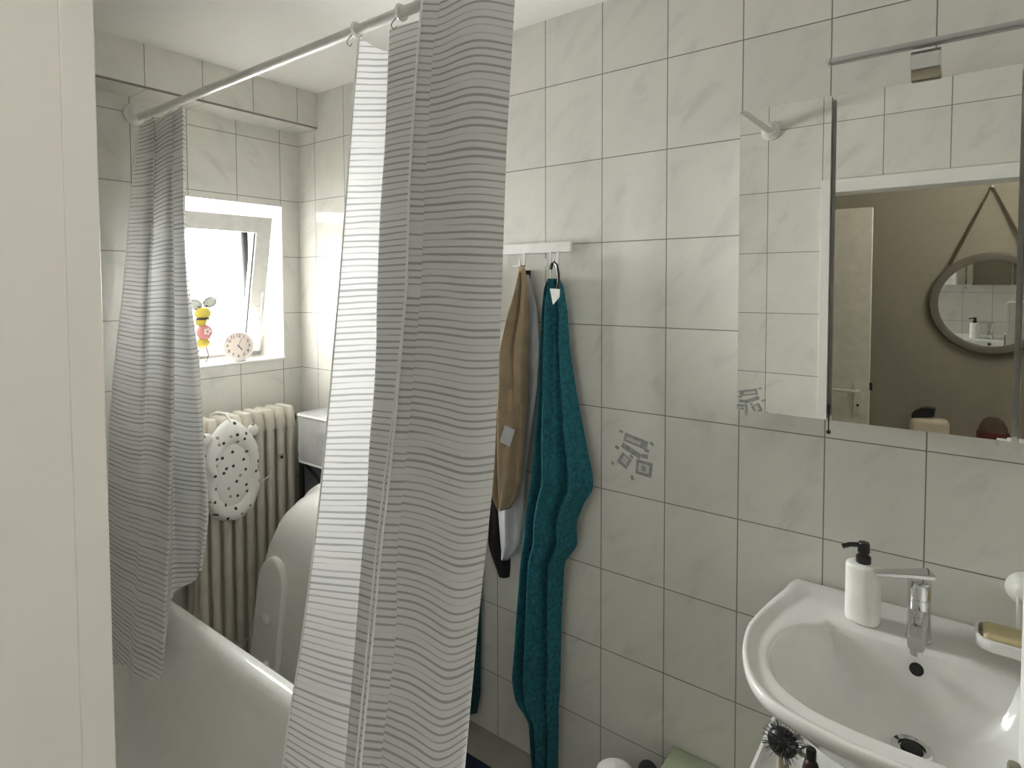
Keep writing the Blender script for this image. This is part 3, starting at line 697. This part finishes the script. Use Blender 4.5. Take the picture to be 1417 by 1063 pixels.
TOW = [(1.614, 1.368, 1.400), (1.591, 1.352, 1.415), (1.513, 1.341, 1.430), (1.402, 1.335, 1.438), (1.268, 1.329, 1.461), (1.134, 1.315, 1.491), (1.022, 1.301, 1.518), (0.972, 1.295, 1.521), (0.928, 1.289, 1.491), (0.855, 1.28, 1.461), (0.784, 1.271, 1.466), (0.72, 1.266, 1.42), (0.538, 1.247, 1.409), (0.417, 1.235, 1.406), (0.307, 1.223, 1.404), (0.240, 1.243, 1.398), (0.201, 1.308, 1.398), (0.045, 1.321, 1.396)]
tw = thing('towel', (1.37, -0.06, 1.64), 'long teal terry towel hanging from the last hook', 'towel')
drape(zrange(1.612, 0.035, 130), TOW, lambda z: -0.050-0.035*min(1, (1.62-z)/0.5), -0.030, 2.6, 0.022, seed=11).build('cloth', 'teal', tw, angle=80)
m = MB(); m.tube([(1.372, -0.050, 1.600), (1.366, -0.044, 1.64), (1.372, -0.032, 1.660), (1.379, -0.040, 1.64), (1.382, -0.050, 1.600)], 0.003, 6); m.build('loop', 'piping', tw)
m = MB()
FL = [(1.30, 1.40, 1.43), (1.15, 1.41, 1.485), (1.03, 1.415, 1.516), (0.975, 1.42, 1.512), (0.93, 1.43, 1.480), (0.90, 1.445, 1.455)]
drape(zrange(1.30, 0.90, 40), FL, lambda z: -0.060, -0.034, 1.1, 0.008, nx=20, seed=4).build('corner_flap', 'teal', tw, angle=80)

bz = thing('bathrobe', (1.28, -0.08, 1.66), 'beige cotton garment hanging between the wide curtain and teal towel', 'garment')
BE = [(1.653, 1.268, 1.29), (1.58, 1.251, 1.305), (1.511, 1.23, 1.308), (1.395, 1.203, 1.303), (1.301, 1.197, 1.304), (1.243, 1.190, 1.301)]
drape(zrange(1.652, 1.215, 50), BE, lambda z: -0.066-0.040*min(1, (1.66-z)/0.25), -0.060, 2.1, 0.020, seed=2, zedge=-0.018).build('body', 'beige', bz, angle=80)
BL = [(1.26, 1.185, 1.30), (1.157, 1.172, 1.296), (1.062, 1.17, 1.287), (0.966, 1.172, 1.279), (0.893, 1.187, 1.258), (0.861, 1.205, 1.235)]
drape(zrange(1.26, 0.861, 50), BL, lambda z: -0.105, -0.064, 2.2, 0.020, seed=9).build('sleeve', 'beige', bz, angle=80)
m = MB(); TM = Matrix.Translation((1.262, -0.118, 1.115)) @ Matrix.Rotation(0.35, 4, 'Y') @ Matrix.Rotation(0.2, 4, 'Z')
m.box((-0.019, -0.001, -0.030), (0.019, 0.001, 0.030), 0.0005, mat=TM); o = m.build('care_label', 'greycloth', bz); o['label'] = 'small grey care label'
gz = thing('garment', (1.27, -0.05, 1.64), 'pale grey garment hanging behind the beige one', 'garment')
GR = [(1.626, 1.258, 1.286), (1.51, 1.242, 1.318), (1.392, 1.207, 1.325), (1.273, 1.191, 1.318), (1.105, 1.175, 1.290), (0.906, 1.155, 1.264), (0.808, 1.158, 1.257), (0.714, 1.167, 1.242), (0.66, 1.173, 1.195)]
drape(zrange(1.626, 0.665, 70), GR, lambda z: -0.046, -0.030, 1.2, 0.005, seed=21).build('cloth', 'greycloth', gz, angle=80)
kz = thing('garment', (1.17, -0.02, 1.60), 'black garment showing low behind the pale grey one', 'garment')
BK = [(1.579, 1.250, 1.270), (1.338, 1.205, 1.250), (1.000, 1.115, 1.240), (0.861, 1.104, 1.186), (0.682, 1.090, 1.185), (0.630, 1.112, 1.188), (0.583, 1.145, 1.183)]
drape(zrange(1.640, 0.590, 60), BK, lambda z: -0.024, -0.003, 1.4, 0.003, seed=23).build('cloth', 'blackcloth', kz, angle=80)
t2 = thing('towel', (1.05, -0.04, 1.64), 'dark green towel half hidden behind the wide curtain', 'towel')
T2 = [(1.65, 0.97, 1.02), (1.40, 0.93, 1.055), (0.977, 0.91, 1.075), (0.378, 0.91, 1.071), (0.136, 0.92, 1.066), (0.06, 0.94, 1.050)]
drape(zrange(1.645, 0.06, 70), T2, lambda z: -0.055, -0.02, 2.0, 0.008, seed=31).build('cloth', 'dteal', t2, angle=80)
hb = thing('hair_tie', (1.385, -0.05, 1.655), 'black hair tie with white tag on the last hook', 'hair tie')
m = MB(); m.tube([(1.382, -0.050, 1.640), (1.384, -0.047, 1.658), (1.392, -0.046, 1.662), (1.404, -0.050, 1.652), (1.416, -0.060, 1.625), (1.422, -0.070, 1.60), (1.424, -0.082, 1.575)], 0.0045, 8); m.build('band', 'black', hb)
m = MB(); bmq = bmesh.new()
q = [(1.406, 1.582), (1.441, 1.580), (1.440, 1.556), (1.417, 1.533)]
f1 = [bmq.verts.new((x, -0.094, z)) for x, z in q]; f2 = [bmq.verts.new((x, -0.0915, z)) for x, z in q]
bmq.faces.new(f1); bmq.faces.new(list(reversed(f2)))
for i in range(4): bmq.faces.new((f1[i], f1[(i+1) % 4], f2[(i+1) % 4], f2[i]))
m.add(bmq); o = m.build('tag', 'white', hb, smooth=False); o['label'] = 'white paper tag'

# printed squares on the decorated tiles
def decor(parent, x0, z0, y, flip, s=1.0):
    m = MB(); m2 = MB()
    def quad(mm, cx, cz, w, h, a, t):
        MM = Matrix.Translation((x0+flip*cx*s, y, z0+cz*s)) @ Matrix.Rotation(a*flip, 4, 'Y')
        mm.box((-w/2, -t, -h/2), (w/2, t, h/2), mat=MM)
    # two long stacked bars, two nested squares, loose chips
    quad(m, 0.010, 0.010, 0.075, 0.026, 0.22, 0.0006); quad(m2, 0.004, 0.010, 0.045, 0.010, 0.22, 0.0008)
    quad(m, -0.004, -0.020, 0.066, 0.016, 0.42, 0.0006)
    quad(m, -0.026, -0.054, 0.036, 0.036, 0.55, 0.0006); quad(m2, -0.024, -0.052, 0.018, 0.022, 0.55, 0.0008)
    quad(m, 0.036, -0.066, 0.050, 0.044, 0.10, 0.0006); quad(m2, 0.036, -0.066, 0.032, 0.026, 0.10, 0.0008); quad(m, 0.035, -0.066, 0.014, 0.016, 0.1, 0.0010)
    for cx, cz, w, a in ((-0.037, 0.032, 0.012, 0.2), (0.060, 0.010, 0.013, 0.7), (0.044, -0.012, 0.014, 0.2), (0.038, -0.030, 0.020, 0.0), (-0.050, -0.018, 0.013, 0.5), (-0.064, -0.068, 0.011, 0.7), (-0.003, -0.038, 0.012, 0.8), (0.000, -0.100, 0.014, 1.3)):
        quad(m, cx, cz, w, w*0.65, a, 0.0006)
    a = m.build('tile_print', 'decor', parent, smooth=False); b = m2.build('tile_print_light', 'decor_light', parent, smooth=False)
decor(bpy.data.objects['wall_right'], 1.634, 1.123, -0.0002, 1)
decor(bpy.data.objects['wall_left'], 1.690, 1.118, D+0.0002, -1)

# ------------------------------------------------------------------ washbasin
SXc = 2.335
OUT = [(-0.262, -0.004), (-0.276, -0.06), (-0.288, -0.133), (-0.299, -0.23), (-0.300, -0.285), (-0.287, -0.363), (-0.258, -0.443), (-0.222, -0.492), (-0.174, -0.519), (-0.10, -0.537), (-0.05, -0.543), (0.0, -0.545)]
BOW = [(-0.160, -0.140), (-0.160, -0.155), (-0.205, -0.188), (-0.231, -0.235), (-0.240, -0.285), (-0.239, -0.339), (-0.219, -0.396), (-0.185, -0.436), (-0.131, -0.465), (-0.075, -0.474), (-0.035, -0.476), (0.0, -0.476)]
def outline(P, n=96):
    left = catmull(P, 12); full = left + [(-x, y) for x, y in reversed(left[:-1])]
    # close along the back with a straight line, resample by direction from centre
    c = (0, -0.30); out = []
    poly = full
    for k in range(n):
        a = 2*pi*k/n; d = (cos(a), sin(a)); best = None
        for i in range(len(poly)):
            p, q = poly[i], poly[(i+1) % len(poly)]
            ex, ey = q[0]-p[0], q[1]-p[1]; den = d[0]*ey - d[1]*ex
            if abs(den) < 1e-12: continue
            t = ((p[0]-c[0])*ey - (p[1]-c[1])*ex)/den; u = ((p[0]-c[0])*d[1] - (p[1]-c[1])*d[0])/den
            if t > 0 and -1e-9 <= u <= 1+1e-9 and (best is None or t > best): best = t
        out.append((d[0]*best, c[1]+d[1]*best))
    return out
OO, BO = outline(OUT), outline(BOW)
def sring(A, B, t, z, sc=1.0, cy=-0.30, ymax=-0.003, lift=0.0):
    r = []
    for (ax, ay), (bx_, by_) in zip(A, B):
        x = lerp(ax, bx_, t)*sc; y = cy+(lerp(ay, by_, t)-cy)*sc
        zz = z + lift*max(0, min(1, (y+0.055)/0.04))
        r.append((SXc+x, min(y, ymax), zz))
    return r
sk = thing('washbasin', (SXc, -0.27, 0.845), 'white ceramic washbasin mounted on the tiled wall', 'washbasin')
DRN = (0.0, -0.270)
def dring(rx, z, t):  # bowl shrinking towards the drain
    r = []
    for (bx_, by_) in BO:
        r.append((SXc+lerp(bx_, DRN[0]+rx*bx_/0.24, t), lerp(by_, DRN[1]+rx*(by_+0.30)/0.2, t), z))
    return r
m = MB()
rings = [sring(OO, BO, 0, 0.672, 0.28, -0.22), sring(OO, BO, 0, 0.680, 0.42, -0.23), sring(OO, BO, 0, 0.700, 0.54, -0.245), sring(OO, BO, 0, 0.730, 0.645, -0.255), sring(OO, BO, 0, 0.762, 0.745, -0.265), sring(OO, BO, 0, 0.788, 0.835, -0.275), sring(OO, BO, 0, 0.804, 0.905, -0.285), sring(OO, BO, 0, 0.814, 0.955, -0.29), sring(OO, BO, 0, 0.824, 0.987), sring(OO, BO, 0, 0.834, 1.0),
         sring(OO, BO, 0.02, 0.844, 1.0, lift=0.012), sring(OO, BO, 0.09, 0.847, lift=0.014), sring(OO, BO, 0.20, 0.846, lift=0.012), sring(OO, BO, 0.30, 0.841), sring(OO, BO, 0.42, 0.838), sring(OO, BO, 0.70, 0.8375), sring(OO, BO, 0.88, 0.837), sring(OO, BO, 0.96, 0.834), sring(OO, BO, 1.0, 0.829),
         dring(0.03, 0.818, 0.025), dring(0.03, 0.790, 0.08), dring(0.03, 0.755, 0.18), dring(0.03, 0.730, 0.32), dring(0.03, 0.716, 0.50), dring(0.03, 0.708, 0.75), dring(0.033, 0.704, 1.0)]
m.loft(rings); m.build('basin', 'ceramic', sk, angle=75)
m = MB(); m.lathe([(0, 0.0), (0.031, 0.0), (0.034, 0.004), (0.031, 0.007), (0.023, 0.005), (0.021, 0.001), (0, 0.001)], (SXc, -0.270, 0.7035)); dr = m.build('drain', 'chrome', sk)
m = MB(); m.lathe([(0, 0), (0.019, 0), (0.017, 0.006), (0, 0.008)], (SXc, -0.270, 0.7045)); m.build('plug', 'dark', dr)
OM = Matrix.Translation((SXc, -0.1585, 0.803)) @ Matrix.Rotation(radians(64), 4, 'X')
m = MB(); m.lathe([(0, -0.004), (0.0125, -0.004), (0.0125, 0.003), (0, 0.003)], mat=OM); m.build('overflow', 'dark', sk)
m = MB(); m.tube([(SXc, -0.26, 0.70), (SXc, -0.26, 0.56), (SXc, -0.24, 0.52), (SXc, -0.19, 0.52), (SXc, -0.16, 0.55), (SXc, -0.10, 0.57), (SXc, -0.001, 0.57)], 0.018, 14); m.build('siphon', 'chrome', sk)

# tap
tp = thing('tap', (2.335, -0.100, 0.8385), 'chrome single lever tap on the washbasin', 'tap')
tx, ty, tz = 2.335, -0.100, 0.8388
def oval(rx, ry, z, dx=0, dy=0, n=28): return [(tx+dx+rx*cos(2*pi*k/n), ty+dy+ry*sin(2*pi*k/n), z) for k in range(n)]
m = MB(); m.loft([oval(0.024, 0.027, tz), oval(0.024, 0.027, tz+0.006), oval(0.0215, 0.0245, tz+0.008), oval(0.0212, 0.0235, tz+0.05), oval(0.0205, 0.0215, tz+0.088), oval(0.0205, 0.0215, tz+0.09)])
m.build('base', 'chrome', tp)
m = MB(); m.loft([oval(0.0195, 0.02, tz+0.090), oval(0.0195, 0.02, tz+0.093), oval(0.0212, 0.0217, tz+0.094), oval(0.0212, 0.0217, tz+0.122), oval(0.020, 0.0205, tz+0.126)])
m.build('cartridge', 'chrome', tp)
# spout towards the room, short and broad
m = MB(); rings = []
for t in [i/10 for i in range(11)]:
    y = ty-0.012-0.095*t; zc = tz+0.052-0.012*t*t; hw = 0.0175-0.003*t; hh = 0.020-0.006*t
    rings.append([(tx+hw*math.copysign(abs(cos(a))**0.6, cos(a)), y, zc+hh*math.copysign(abs(sin(a))**0.6, sin(a))) for a in [2*pi*k/24 for k in range(24)]])
m.loft(rings); sp = m.build('spout', 'chrome', tp, angle=50)
m = MB(); m.lathe([(0, -0.016), (0.0105, -0.016), (0.011, 0), (0, 0)], (tx, ty-0.095, tz+0.030)); m.build('aerator', 'satin', sp)
m = MB(); rings = []
for t in [i/12 for i in range(13)]:
    a = radians(203); L_ = -0.020+0.105*t
    cx, cy = tx+cos(a)*L_, ty+sin(a)*L_; hw = lerp(0.021, 0.010, t**0.7); zt = tz+0.138-0.004*t+0.004*(1-t); th_ = lerp(0.013, 0.007, t)
    nx_, ny_ = -sin(a), cos(a)
    rings.append([(cx+nx_*hw*s1, cy+ny_*hw*s1, zt+s2*th_/2) for s1, s2 in ((-1, -0.6), (-1, 0.6), (-0.8, 1), (0.8, 1), (1, 0.6), (1, -0.6), (0.8, -1), (-0.8, -1))])
m.loft(rings); m.build('lever', 'chrome', tp, angle=50)

# soap dispenser
sd = thing('soap_dispenser', (2.231, -0.085, 0.838), 'white soap dispenser with black pump on the washbasin', 'soap dispenser')
def soval(rx, ry, z, n=36, a0=radians(-12)):
    r = []
    for k in range(n):
        a = 2*pi*k/n; x = rx*math.copysign(abs(cos(a))**0.8, cos(a)); y = ry*math.copysign(abs(sin(a))**0.8, sin(a))
        r.append((2.231+x*cos(a0)-y*sin(a0), -0.088+x*sin(a0)+y*cos(a0), z))
    return r
m = MB(); bz_ = 0.8382
m.loft([soval(0.030, 0.024, bz_), soval(0.033, 0.027, bz_+0.003), soval(0.034, 0.028, bz_+0.010), soval(0.034, 0.028, bz_+0.123), soval(0.033, 0.027, bz_+0.128), soval(0.028, 0.022, bz_+0.1315), soval(0.014, 0.014, bz_+0.1325)])
m.build('bottle', 'soap_white', sd, angle=60)
m = MB(); c = (2.231, -0.088, bz_+0.132)
m.lathe([(0, 0), (0.0145, 0), (0.0150, 0.004), (0.0150, 0.014), (0.0115, 0.018), (0.0095, 0.019), (0.0095, 0.022), (0.0120, 0.024), (0.0120, 0.042), (0.0105, 0.046), (0, 0.047)], c, 28)
m.tube([(c[0]-0.006, c[1]-0.003, c[2]+0.040), (c[0]-0.026, c[1]-0.010, c[2]+0.038), (c[0]-0.040, c[1]-0.016, c[2]+0.032)], 0.0052, 12); m.build('pump', 'black', sd, angle=35)

# soap dish on a suction holder
dh = thing('soap_dish', (2.50, -0.09, 0.87), 'white wall soap dish with a suction holder', 'soap dish')
dx0, dx1, dy0, dy1, dz = 2.428, 2.560, -0.135, -0.045, 0.866
m = MB()
m.loft([rrect(dx0+0.010, dx1-0.010, dy0+0.010, dy1-0.010, 0.02, dz), rrect(dx0, dx1, dy0, dy1, 0.028, dz+0.006), rrect(dx0, dx1, dy0, dy1, 0.028, dz+0.026), rrect(dx0+0.005, dx1-0.005, dy0+0.005, dy1-0.005, 0.024, dz+0.027), rrect(dx0+0.007, dx1-0.007, dy0+0.007, dy1-0.007, 0.022, dz+0.010), rrect(dx0+0.02, dx1-0.02, dy0+0.02, dy1-0.02, 0.02, dz+0.009)])
m.build('tray', 'white', dh, angle=50)
m = MB(); SM = Matrix.Translation((2.512, -0.0008, 0.962)) @ Matrix.Rotation(pi/2, 4, 'X')
m.lathe([(0, 0), (0.035, 0), (0.036, 0.006), (0.033, 0.012), (0.027, 0.020), (0.023, 0.030), (0.016, 0.034), (0, 0.035)], mat=SM, seg=40); m.build('suction_cup', 'white', dh)
m = MB()
for q_ in (2.497, 2.527): m.tube([(q_, -0.030, 0.955), (q_, -0.040, 0.925), (q_, -0.052, 0.888)], 0.0035, 8)
m.build('arm', 'white', dh)
sb_ = MB(); sb_.box((2.440, -0.124, dz+0.0155), (2.545, -0.056, dz+0.034), 0.009, 3); tag(sb_.build('soap_bar', 'soap', loc=(2.49, -0.09, dz+0.0155)), 'yellowish bar of soap lying in the wall soap dish', 'soap')
m = MB()
for i in range(7):
    x = 2.446+i*0.0155; m.box((x, -0.127, dz+0.0095), (x+0.009, -0.052, dz+0.0155), 0.001)
tag(m.build('soap_rack', 'wood', loc=(2.49, -0.09, dz+0.0095)), 'brown slatted rest under the bar of soap', 'soap rack')

# ------------------------------------------------------------------ mirror cabinet
MY = -0.232
mc = thing('mirror_cabinet', (2.327, -0.11, 1.31), 'three-door mirror cabinet above the washbasin', 'mirror cabinet')
MX = [(1.9945, 2.1745, 0.0), (2.1835, 2.4685, 0.0), (2.4775, 2.6575, 0.0)]; MZ0, MZ1 = 1.3105, 1.9765
m = MB(); m.box((1.996, MY+0.024, MZ0+0.004), (2.656, -0.0005, MZ1-0.002), 0.002); m.build('body', 'white', mc, smooth=False)
for k, (a, b, ti) in enumerate(MX):
    m = MB(); m.box((a, MY+0.003, MZ0), (b, MY+0.022, MZ1), 0.001); dd = m.build('door', 'edge', mc, smooth=False)
    m = MB(); m.box((a+0.0004, MY, MZ0+0.0004), (b-0.0004, MY+0.0029, MZ1-0.0004)); m.build('mirror', 'mirror', dd, smooth=False)
for x, h_, mt in ((2.013, 0.012, 'edge'), (2.449, 0.010, 'edge')):
    m = MB(); m.box((x-0.003, MY+0.002, MZ0-h_), (x+0.003, MY+0.010, MZ0+0.001), 0.001); m.build('pull_tab', mt, mc)
m = MB(); m.box((2.1770, MY+0.001, MZ0-0.004), (2.1790, MY+0.012, MZ0+0.032)); m.tube([(2.178, MY+0.006, MZ0), (2.178, MY+0.006, MZ0-0.024)], 0.0012, 6); m.ball((2.178, MY+0.006, MZ0-0.026), 0.0045); m.build('pull_tab', 'black', mc)

# lamp above the cabinet
lm = thing('mirror_lamp', (2.328, -0.25, 1.98), 'slim unlit lamp bar on top of the mirror cabinet', 'lamp')
ly, lz = -0.275, 2.031
m = MB(); m.box((2.178, ly-0.010, lz-0.006), (2.474, ly+0.010, lz+0.006), 0.004); m.build('bar', 'satin', lm)
for x in (2.176, 2.476):
    m = MB(); m.box((x-0.003, ly-0.011, lz-0.007), (x+0.003, ly+0.011, lz+0.007), 0.003); m.build('end_cap', 'chrome', lm)
m = MB(); m.box((2.307, -0.262, 1.990), (2.354, -0.246, 2.024), 0.002); m.build('clamp', 'chrome', lm)
m = MB(); m.box((2.307, -0.250, 1.978), (2.354, -0.150, 1.991), 0.002); m.build('mount', 'oat', lm)

# ------------------------------------------------------------------ things low beside and under the basin
ct = thing('storage_cart', (2.19, -0.32, 0), 'white storage cart standing under the washbasin', 'cart')
cx0, cx1, cy0, cy1 = 2.075, 2.305, -0.455, -0.20
def tray(z0, z1):
    m = MB(); t = 0.006
    m.loft([rrect(cx0+0.01, cx1-0.01, cy0+0.01, cy1-0.01, 0.02, z0), rrect(cx0, cx1, cy0, cy1, 0.025, z0+0.006), rrect(cx0, cx1, cy0, cy1, 0.025, z1), rrect(cx0+t, cx1-t, cy0+t, cy1-t, 0.02, z1), rrect(cx0+t, cx1-t, cy0+t, cy1-t, 0.02, z0+0.009)])
    return m
for z0, z1 in ((0.06, 0.14), (0.30, 0.38), (0.585, 0.622)): tray(z0, z1).build('tray', 'white', ct, angle=50)
for x in (cx0+0.015, cx1-0.015):
    for y in (cy0+0.015, cy1-0.015):
        m = MB(); m.tube([(x, y, 0.03), (x, y, 0.60)], 0.007, 10); m.build('post', 'white', ct)
        m = MB(); m.ball((x, y, 0.018), 0.018, (0.6, 1, 1)); m.build('wheel', 'black', ct)
hbr = thing('hairbrush', (2.144, -0.425, 0.595), 'round black hairbrush standing upright on the cart under the basin', 'hairbrush')
hc = Vector((2.142, -0.432, 0.728))
m = MB(); m.ball(hc, 0.027, (1, 0.8, 1.0)); hd = m.build('head', 'black', hbr)
m = MB(); rnd = random.Random(3)
for i in range(170):
    z = rnd.uniform(-0.75, 1); a = rnd.uniform(0, 2*pi); r_ = math.sqrt(max(0, 1-z*z)); d = Vector((r_*cos(a), r_*sin(a), z))
    if d.y > 0.5: continue
    p = hc + Vector((d.x*0.025, d.y*0.02, d.z*0.025)); m.tube([p, p+d*0.013], 0.0007, 4)
o = m.build('bristles', 'wire', hd, smooth=False); o['kind'] = 'stuff'
m = MB(); m.tube([hc+Vector((0, 0, -0.022)), hc+Vector((0.001, 0, -0.06)), (2.144, -0.425, 0.5955)], lambda t: 0.009+0.003*sin(pi*t), 10); m.build('handle', 'oat', hbr)
bt = [((2.186, -0.405), 0.015, 0.125, 'dbrown', 'dark reddish brown bottle leaning in the cart beside the hairbrush', 'bottle'),
      ((2.222, -0.425), 0.016, 0.112, 'amber', 'amber bottle in the cart under the basin rim', 'bottle'),
      ((2.265, -0.430), 0.019, 0.112, 'cream', 'cream bottle in the cart under the front of the basin', 'bottle')]
for (x, y), r, h, mt, lab, cat in bt:
    b_ = thing('bottle', (x, y, 0.595), lab, cat, 'bottles in the cart')
    m = MB(); m.lathe([(0, 0), (r*0.95, 0), (r, 0.004), (r, h*0.68), (r*0.8, h*0.78), (r*0.45, h*0.82), (r*0.45, h*0.84), (0, h*0.84)], (x, y, 0.5948), 24); m.build('body', mt, b_)
    m = MB(); m.lathe([(0, 0), (r*0.6, 0), (r*0.6, h*0.14), (r*0.5, h*0.16), (0, h*0.16)], (x, y, 0.5948+h*0.84), 20); m.build('cap', 'black' if mt != 'cream' else 'cream', b_)
m = MB(); m.tube([(2.172+0.010*cos(a), -0.375+0.006*cos(a), 0.690+0.010*sin(a)) for a in [k*pi/8 for k in range(16)]], 0.004, 6, True)
m.tube([(2.172, -0.375, 0.681), (2.172, -0.372, 0.64), (2.172, -0.370, 0.596)], 0.0035, 8)
tag(m.build('hair_clip', 'satin', loc=(2.172, -0.37, 0.595)), 'small grey clip beside the black hairbrush', 'hair clip')

bn = thing('waste_bin', (1.655, -0.12, 0), 'small white bin on the floor by the tiled wall', 'bin')
m = MB(); m.lathe([(0, 0), (0.050, 0), (0.053, 0.006), (0.055, 0.188), (0, 0.188)], (1.645, -0.125, 0), 36); m.build('body', 'white', bn)
m = MB(); m.lathe([(0.056, 0), (0.057, 0.012), (0.054, 0.024), (0.038, 0.036), (0.0, 0.042)], (1.645, -0.125, 0.188), 36); m.build('lid', 'white', bn)
bk = thing('bottle', (1.734, -0.11, 0), 'squat black bottle between the white bin and green box', 'bottle')
m = MB(); m.lathe([(0, 0), (0.026, 0), (0.028, 0.005), (0.028, 0.238), (0.025, 0.262), (0.018, 0.270), (0.0, 0.271)], (1.734, -0.110, 0), 28); m.build('body', 'black', bk)
gb = thing('storage_box', (1.88, -0.10, 0), 'pale green storage box on the floor against the tiled wall', 'box')
m = MB(); m.box((1.772, -0.20, 0), (2.02, -0.004, 0.253), 0.004); m.build('body', 'green', gb)
m = MB(); m.box((1.767, -0.204, 0.254), (2.024, -0.003, 0.273), 0.003); m.build('lid', 'green', gb)

# navy mat
m = MB(); m.box((1.03, -0.72, 0.0005), (1.62, -0.135, 0.018), 0.008, 3); tag(m.build('bath_mat', 'navy', loc=(1.32, -0.42, 0.0005)), 'navy blue bath mat on the floor beside the bathtub', 'bath mat')

# white cabinet at the right edge of the view
wc = thing('low_cabinet', (2.69, -0.63, 0), 'white cabinet whose edge covers the right side of the washbasin', 'cabinet')
m = MB(); m.box((2.4845, -0.690, 0.0), (2.93, -0.572, 1.228), 0.003); m.build('body', 'white', wc)
m = MB(); m.box((2.4660, -0.688, 0.03), (2.4840, -0.574, 1.224), 0.002); dd = m.build('door', 'white', wc)
m = MB(); m.box((2.452, -0.628, 0.85), (2.4665, -0.612, 0.968), 0.005); m.build('handle', 'olive', dd)

# ------------------------------------------------------------------ unseen fill lamp, hallway things seen in the mirrors
hl = thing('added_fill_lamp', (2.9, -1.95, ZC), 'added fill globe on the hallway ceiling, out of view', 'lamp')  # added out of view to brighten the doorway and hallway
m = MB(); m.lathe([(0, 0), (0.06, 0), (0.06, 0.02), (0.03, 0.03), (0, 0.03)], (2.9, -1.95, ZC-0.03)); m.build('base', 'white', hl)
gm, gnt, gb_ = newmat('fill_lamp_glow'); gn = noise(gnt, 4)
gnt.links.new(ramp(gnt, gn.outputs[0], [(0.3, (1.0, 0.94, 0.83)), (0.7, (1.0, 0.95, 0.85))]), gb_.inputs['Emission Color']); gb_.inputs['Emission Strength'].default_value = HALL_FILL
m = MB(); m.ball((2.9, -1.95, ZC-0.14), 0.11); m.build('globe', gm, hl)
rm = thing('round_mirror', (2.51, YH+0.02, 1.49), 'round mirror hung on a rope in the hallway', 'mirror')
RMM = Matrix.Translation((2.512, YH+0.032, 1.487)) @ Matrix.Rotation(radians(2.8), 4, 'Z') @ Matrix.Rotation(radians(-3.0), 4, 'X') @ Matrix.Rotation(-pi/2, 4, 'X')
m = MB(); m.lathe([(0.215, 0.004), (0.215, 0.012), (0.225, 0.017), (0.248, 0.016), (0.256, 0.008), (0.256, -0.008), (0.0, -0.008)], mat=RMM, seg=64)
m.build('frame', 'ring_frame', rm)
m = MB(); m.lathe([(0, 0.003), (0.216, 0.003), (0.216, 0.006), (0, 0.006)], mat=RMM, seg=64); m.build('glass', 'mirror', rm)
m = MB(); m.tube([(2.34, YH+0.03, 1.675), (2.42, YH+0.02, 1.87), (2.505, YH+0.012, 2.075), (2.59, YH+0.02, 1.87), (2.672, YH+0.03, 1.675)], 0.006, 8); m.build('rope', 'rope', rm)
m = MB(); m.tube([(2.505, YH+0.0, 2.070), (2.505, YH+0.022, 2.072)], 0.005, 8); m.build('nail', 'satin', rm)
sh = thing('shoe_cabinet', (2.45, YH+0.13, 0), 'narrow cabinet in the hallway under the round mirror', 'cabinet')
m = MB(); m.box((2.0, YH+0.002, 0), (3.0, YH+0.22, 0.80), 0.005); m.build('body', 'leaf', sh)
for x in (2.02, 2.515):
    m = MB(); m.box((x, YH+0.2205, 0.05), (x+0.47, YH+0.236, 0.77), 0.004); fl_ = m.build('flap', 'leaf', sh)
    m = MB(); m.box((x+0.20, YH+0.2365, 0.70), (x+0.27, YH+0.246, 0.715), 0.003); m.build('handle', 'satin', fl_)
ht = thing('knitted_hat', (2.53, YH+0.11, 0.80), 'round dark brown knitted hat low in the middle mirror', 'hat')
m = MB(); m.lathe([(0.056, 0.02), (0.058, 0.05), (0.054, 0.085), (0.040, 0.115), (0.02, 0.13), (0, 0.132)], (2.53, YH+0.11, 0.80), 28); m.build('crown', 'hat', ht)
m = MB(); m.lathe([(0.0, 0.001), (0.060, 0.001), (0.064, 0.012), (0.064, 0.055), (0.059, 0.062), (0, 0.062)], (2.53, YH+0.11, 0.80), 28); m.build('brim', 'red', ht)
bg_ = thing('cloth_pouch', (2.28, YH+0.10, 0.80), 'black and white pouch low in the middle mirror', 'pouch')
m = MB(); m.box((2.19, YH+0.06, 0.801), (2.36, YH+0.14, 0.895), 0.03, 4); m.build('body', 'cream', bg_)
m = MB(); rings = []
for yy in (YH+0.075, YH+0.125):
    ring = [(2.20, yy, 0.885), (2.295, yy, 0.905), (2.30, yy, 0.945)] + [(2.27-0.075*sin(a), yy, 0.885+0.062*cos(a)) for a in (0.1, 0.4, 0.8, 1.2)]
    rings.append(ring)
m.loft(rings); m.build('flap', 'black', bg_, angle=30)
bpy.context.view_layer.update()
